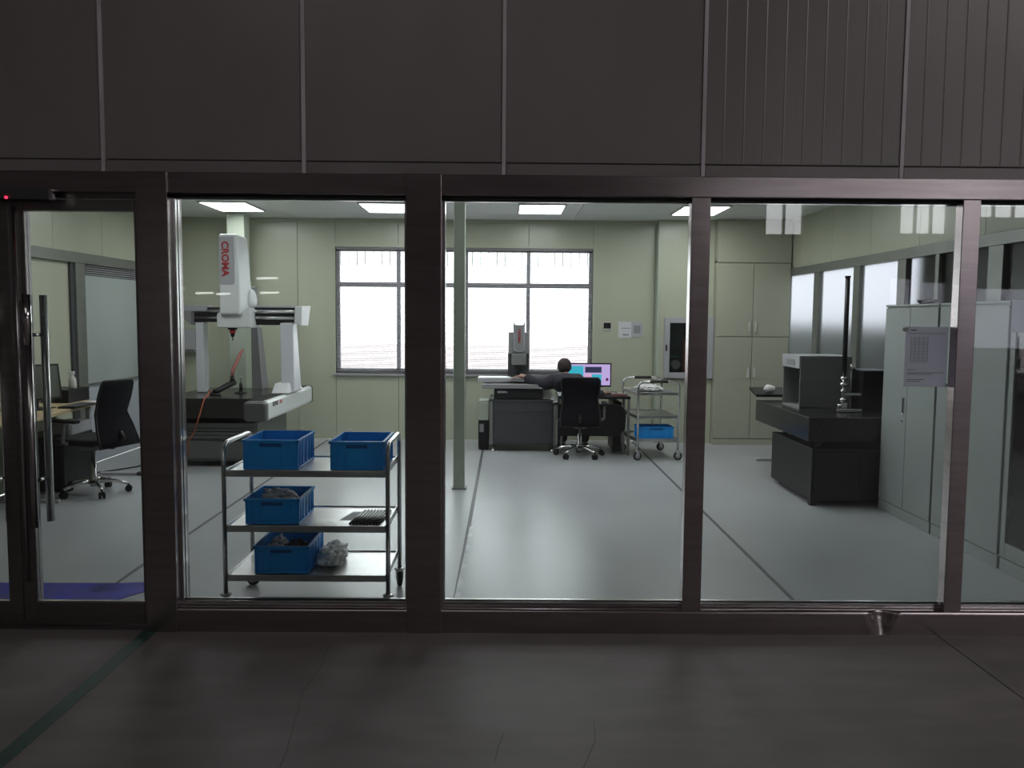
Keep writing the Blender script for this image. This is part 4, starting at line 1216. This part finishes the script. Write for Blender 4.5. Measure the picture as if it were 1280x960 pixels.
# ---- metal cupboards along the right wall
def steel_cupboard(y0, y1, label, two=True, glassy=False):
    t = Thing('steel_cupboard', label, 'cupboard', ((3.2+3.6)/2, (y0+y1)/2, 0), group=None)
    X = 3.20; zt = 1.72
    def Q(n, mb, m_, par=None, **k): return t.part(n, mb, m_, parent=par, world=True, **k)
    if not glassy:
        Q('body', MB().box(X+.016, 3.59, y0, y1, .02, zt), 'cabinet_grey', bevel=.003)
    else:
        Q('body', MB().box(X+.016, 3.59, y0, y0+.02, .02, zt).box(X+.016, 3.59, y1-.02, y1, .02, zt).box(X+.016, 3.59, y0, y1, zt-.03, zt)
          .box(X+.016, 3.59, y0, y1, .02, .12).box(3.57, 3.59, y0, y1, .02, zt), 'cabinet_grey')
    Q('plinth', MB().box(X+.004, X+.03, y0+.004, y1-.004, 0, .085), 'cabinet_grey', bevel=.003)
    Q('top_panel', MB().box(X-.0, 3.6, y0, y1, zt, zt+.018), 'cabinet_grey', bevel=.003)
    ym = (y0+y1)/2
    for a, b in ((y0+.006, ym-.003), (ym+.003, y1-.006)):
        if not glassy:
            d = Q('cupboard_door', MB().box(X, X+.016, a, b, .092, zt-.01), 'cabinet_grey', bevel=.003)
        else:
            d = Q('cupboard_door', MB().box(X, X+.016, a, a+.05, .092, zt-.01).box(X, X+.016, b-.05, b, .092, zt-.01)
                  .box(X, X+.016, a+.05, b-.05, .092, .19).box(X, X+.016, a+.05, b-.05, zt-.07, zt-.01), 'cabinet_grey', bevel=.003)
            g = MB().box(X+.006, X+.010, a+.05, b-.05, .19, zt-.07)
            for v in g.bm.verts: v.co -= t.loc
            link_mesh('glass_pane', g, 'clear_glass', d)
        hy = b-.05 if a < ym-.1 and b < ym+.01 else a+.05
        if a < ym-.01: continue
        h = MB().box(X-.004, X, hy-.02, hy+.02, .85, 1.0)
        for v in h.bm.verts: v.co -= t.loc
        hh = link_mesh('handle_recess', h, 'steel', d, bevel=.003)
        h = MB().box(X-.006, X-.004, hy-.009, hy+.009, .865, .985)
        for v in h.bm.verts: v.co -= t.loc
        link_mesh('handle_slot', h, 'black_plastic', d)
        h = MB().cyl((X-.008, hy, .80), .011, .01, 'x', 10)
        for v in h.bm.verts: v.co -= t.loc
        link_mesh('lock', h, 'steel', d)
    return t, Q
steel_cupboard(6.165, 7.03, 'grey-green steel cupboard nearest the granite table')
t_, Q_ = steel_cupboard(5.29, 6.145, 'grey-green steel cupboard behind the slim mullion at right')
t_, Q_ = steel_cupboard(4.42, 5.27, 'steel cupboard with dark glass doors cut by the right picture edge', glassy=True)
Q_('back_lining', MB().box(3.555, 3.57, 4.44, 5.25, .12, 1.69), 'cabinet_dark')
for z in (.55, .95, 1.33):
    Q_('shelf', MB().box(3.24, 3.56, 4.44, 5.25, z, z+.018), 'cabinet_grey')
for i, (yy, zz, hh) in enumerate(((5.1, .968, .22), (4.92, .968, .16), (5.12, .568, .25), (4.9, .568, .2), (5.05, 1.348, .2))):
    T = Thing('storage_case', ['black case standing on the middle shelf behind the glass door', 'shorter black case next to the middle-shelf case', 'tall black case on the lower shelf behind the glass door',
                               'black case beside the tall one on the lower shelf', 'black case on the top shelf of the glass cupboard'][i], 'case', (3.40, yy, zz), group='black cases in the glass cupboard')
    T.part('body', MB().box(-.1, .1, -.07, .07, 0, hh), 'black_plastic', bevel=.01)
    T.part('latch', MB().box(-.106, -.10, -.02, .02, hh*.6, hh*.75), 'charcoal')
# small black thing on top of the first cupboard
T = Thing('black_dish', 'small black dish on top of the cupboard nearest the granite table', 'dish', (3.33, 6.6, 1.738))
T.part('dish_body', MB().lathe([(.05, 0), (.07, .02), (.075, .035), (.06, .035)], (0, 0), 18), 'black_plastic')
T.part('stand', MB().cyl((.02, .02, .034), .02, .02), 'charcoal')

# ---- notice taped on the inside of the glass
T = Thing('taped_notice', 'lilac printed notice sheet taped on the glass left of the slim mullion', 'notice', (2.14, YG+.0065, 1.27))
T.part('sheet', MB().box(-.115, .103, 0, .0006, 0, .305), 'thin_paper_lilac')
ln = MB()
ln.box(-.09, -.06, -.001, 0, .285, .29)
ln.box(-.10, .09, -.001, 0, .270, .272)
for i in range(15):
    z = .25-i*.009
    ln.box(-.085, .0, -.001, 0, z, z+.0012)
for xx in (-.085, -.065, -.045, -.022, .0):
    ln.box(xx, xx+.001, -.001, 0, .124, .2512)
for z, a, b in ((.085, -.10, -.06), (.07, -.10, .085), (.062, -.10, .03), (.035, -.10, -.01), (.026, -.10, -.03)):
    ln.box(a, b, -.001, 0, z, z+.0025)
T.part('print', ln, 'ink')
T.part('tape', MB().box(-.13, -.10, -.0006, .0018, .28, .30), 'off_white')
T.part('tape', MB().box(.10, .125, -.0006, .0018, .0, .016), 'off_white')
T = Thing('reflection_sheet', 'pale sheet standing in for a bright reflection at the far right edge', 'notice', (2.66, YG+.0065, 1.55))
T.part('sheet', MB().box(-.1, .16, 0, .0006, 0, .165), 'thin_paper')  # pale colour stands in for a bright reflection on the pane
T.part('tape', MB().box(-.02, .02, -.0006, .0018, .155, .175), 'off_white')

# ---- the seated worker
def skinned(name, V_, E_, Rr, roots, mats, parent=None, sub=2, loc=(0, 0, 0)):
    me = bpy.data.meshes.new(name)
    me.from_pydata([tuple(Vector(v)-Vector(loc)) for v in V_], E_, [])
    o = bpy.data.objects.new(name, me)
    COL.objects.link(o)
    bpy.context.view_layer.objects.active = o
    md = o.modifiers.new('skin', 'SKIN')
    md.use_smooth_shade = True
    if not me.skin_vertices:
        bpy.ops.mesh.customdata_skin_add() if hasattr(bpy.ops.mesh, 'customdata_skin_add') else None
    for i, sv in enumerate(me.skin_vertices[0].data):
        r = Rr[i]
        sv.radius = r if isinstance(r, tuple) else (r, r)
        sv.use_root = i in roots
    s = o.modifiers.new('sub', 'SUBSURF'); s.levels = sub; s.render_levels = sub
    bpy.context.view_layer.update()
    dg = bpy.context.evaluated_depsgraph_get()
    m2 = bpy.data.meshes.new_from_object(o.evaluated_get(dg))
    bpy.data.objects.remove(o)
    m2.name = name
    for p in m2.polygons: p.use_smooth = True
    m2.materials.clear(); m2.materials.append(MATS[mats])
    o2 = bpy.data.objects.new(name, m2)
    COL.objects.link(o2)
    if parent is not None: o2.parent = parent
    return o2

LOC = (.84, 9.62, 0)
J = dict(pel=(.84, 9.66, .53), waist=(.82, 9.73, .64), chest=(.78, 9.85, .79), uch=(.74, 9.92, .87), neck=(.715, 9.96, .92), hb=(.71, 9.985, .965),
         ls=(.57, 9.90, .865), le=(.42, 9.96, .80), lw=(.215, 10.05, .905), lh=(.155, 10.06, .905),
         rs=(.90, 9.90, .86), re=(1.06, 9.74, .70), rw=(1.15, 9.86, .725), rh=(1.20, 9.92, .725),
         lhip=(.75, 9.68, .50), lk=(.70, 10.10, .50), la=(.70, 10.12, .09), lt=(.69, 10.25, .04),
         rhip=(.93, 9.68, .50), rk=(.96, 10.10, .50), ra=(.97, 10.10, .09), rt=(.98, 10.23, .04))
names_j = list(J)
V_ = [J[k] for k in names_j]
ix = {k: i for i, k in enumerate(names_j)}
E_ = [(ix[a], ix[b]) for a, b in (('pel', 'waist'), ('waist', 'chest'), ('chest', 'uch'), ('uch', 'neck'), ('neck', 'hb'),
      ('uch', 'ls'), ('ls', 'le'), ('le', 'lw'), ('lw', 'lh'), ('uch', 'rs'), ('rs', 're'), ('re', 'rw'), ('rw', 'rh'),
      ('pel', 'lhip'), ('lhip', 'lk'), ('lk', 'la'), ('la', 'lt'), ('pel', 'rhip'), ('rhip', 'rk'), ('rk', 'ra'), ('ra', 'rt'))]
rad = dict(pel=.12, waist=.11, chest=(.13, .10), uch=(.10, .08), neck=.05, hb=.045, ls=.055, le=.04, lw=.026, lh=.032, rs=.055, re=.04, rw=.026, rh=.032,
           lhip=.08, lk=.055, la=.035, lt=.03, rhip=.08, rk=.055, ra=.035, rt=.03)
R_ = [rad[k] for k in names_j]
roots = {ix['pel']}
# head as chain
def chain(pts, rs):
    b = len(V_)
    V_.extend(pts); R_.extend(rs)
    E_.extend([(b+i, b+i+1) for i in range(len(pts)-1)])
    roots.add(b)
hc = Vector((.70, 10.02, 1.02))
chain([tuple(hc+Vector((.0, -.0, -.035))), tuple(hc+Vector((0, .01, .01))), tuple(hc+Vector((0, .0, .055)))], [.06, .078, .055])
chain([tuple(hc+Vector((.0, .06, -.02))), tuple(hc+Vector((-.004, .098, -.03)))], [.018, .011])       # nose
chain([tuple(hc+Vector((.0, .035, -.05))), tuple(hc+Vector((0, .062, -.075)))], [.04, .026])          # jaw
for s_ in (-1, 1):
    chain([tuple(hc+Vector((s_*.072, .0, .0))), tuple(hc+Vector((s_*.084, -.006, -.03)))], [.013, .010])      # ears
# hands: fingers + thumb
def hand(hp, direction, side, curl):
    d = Vector(direction).normalized()
    upv = Vector((0, 0, 1))
    sd = d.cross(upv).normalized()
    h = Vector(hp)
    for i, ln in enumerate((.062, .072, .068, .052)):
        off = sd*(.024-.016*i)*side
        p0 = h+off*.7
        p1 = h+off+d*.04
        p2 = p1+d*ln*.55-upv*ln*.25*curl
        p3 = p2+d*ln*.35-upv*ln*.5*curl
        chain([tuple(p0), tuple(p1), tuple(p2), tuple(p3)], [.012, .0095, .0085, .007])
    p0 = h+sd*.015*side-d*.01
    chain([tuple(p0), tuple(p0+sd*.03*side+d*.015), tuple(p0+sd*.04*side+d*.045-upv*.012)], [.013, .010, .008])
hand(J['lh'], (-1, .1, -.15), 1, .9)
hand(J['rh'], (.6, .8, 0), -1, .5)
person = skinned('person', V_, E_, R_, roots, 'skin', sub=2, loc=LOC)
person.location = LOC
person['label'] = 'person in dark grey jacket seated with back to the viewer, reaching towards the machine'
person['category'] = 'person'
def wear(name, keys, edges, radii, root, m_, extra=()):
    Vv = [J[k] if isinstance(k, str) else k for k in keys]
    return skinned(name, Vv, edges, radii, {root}, m_, parent=person, loc=LOC)
ks = ['pel', 'waist', 'chest', 'uch', 'ls', 'le', 'lw', 'rs', 're', 'rw', (.725, 9.945, .905)]
wear('jacket', ks, [(0, 1), (1, 2), (2, 3), (3, 4), (4, 5), (5, 6), (3, 7), (7, 8), (8, 9), (3, 10)],
     [.15, (.165, .13), (.19, .14), (.135, .10), .095, .085, .05, .09, .07, .045, .075], 0, 'jacket')
ks = ['pel', 'lhip', 'lk', (.70, 10.12, .085), 'rhip', 'rk', (.97, 10.10, .085)]
wear('trousers', ks, [(0, 1), (1, 2), (2, 3), (0, 4), (4, 5), (5, 6)], [.135, .095, .072, .055, .095, .072, .055], 0, 'trousers')
for a, b in (('la', 'lt'), ('ra', 'rt')):
    pa_, pb_ = Vector(J[a]), Vector(J[b])
    s_ = MB().blob(tuple((pa_+pb_)/2+Vector((0, .0, -.015))-Vector(LOC)), .05, (.95, 2.6, .95), 0, 0, 2)
    for v in s_.bm.verts: v.co.z = max(.0, v.co.z)
    link_mesh('shoe', s_, 'black_rubber', person)
hr = MB()
hr.blob(tuple(hc+Vector((0, -.012, .018))-Vector(LOC)), 1, (.086, .094, .094), .012, 4, 3)
for v in hr.bm.verts:
    p = v.co+Vector(LOC)-hc
    if p.y > .055 and p.z < .05:
        v.co.y -= (p.y-.055)*.8
    if p.z < -.055: v.co.z += (-.055-p.z)*.6
link_mesh('hair', hr, 'hair', person)
for s_ in (-1, 1):
    link_mesh('eye', MB().blob(tuple(hc+Vector((s_*.03, .078, .005))-Vector(LOC)), .011, sub=2), 'paper', person)
link_mesh('mouth', MB().blob(tuple(hc+Vector((0, .082, -.062))-Vector(LOC)), .01, (2.2, .7, .5), sub=2), 'reddish', person)
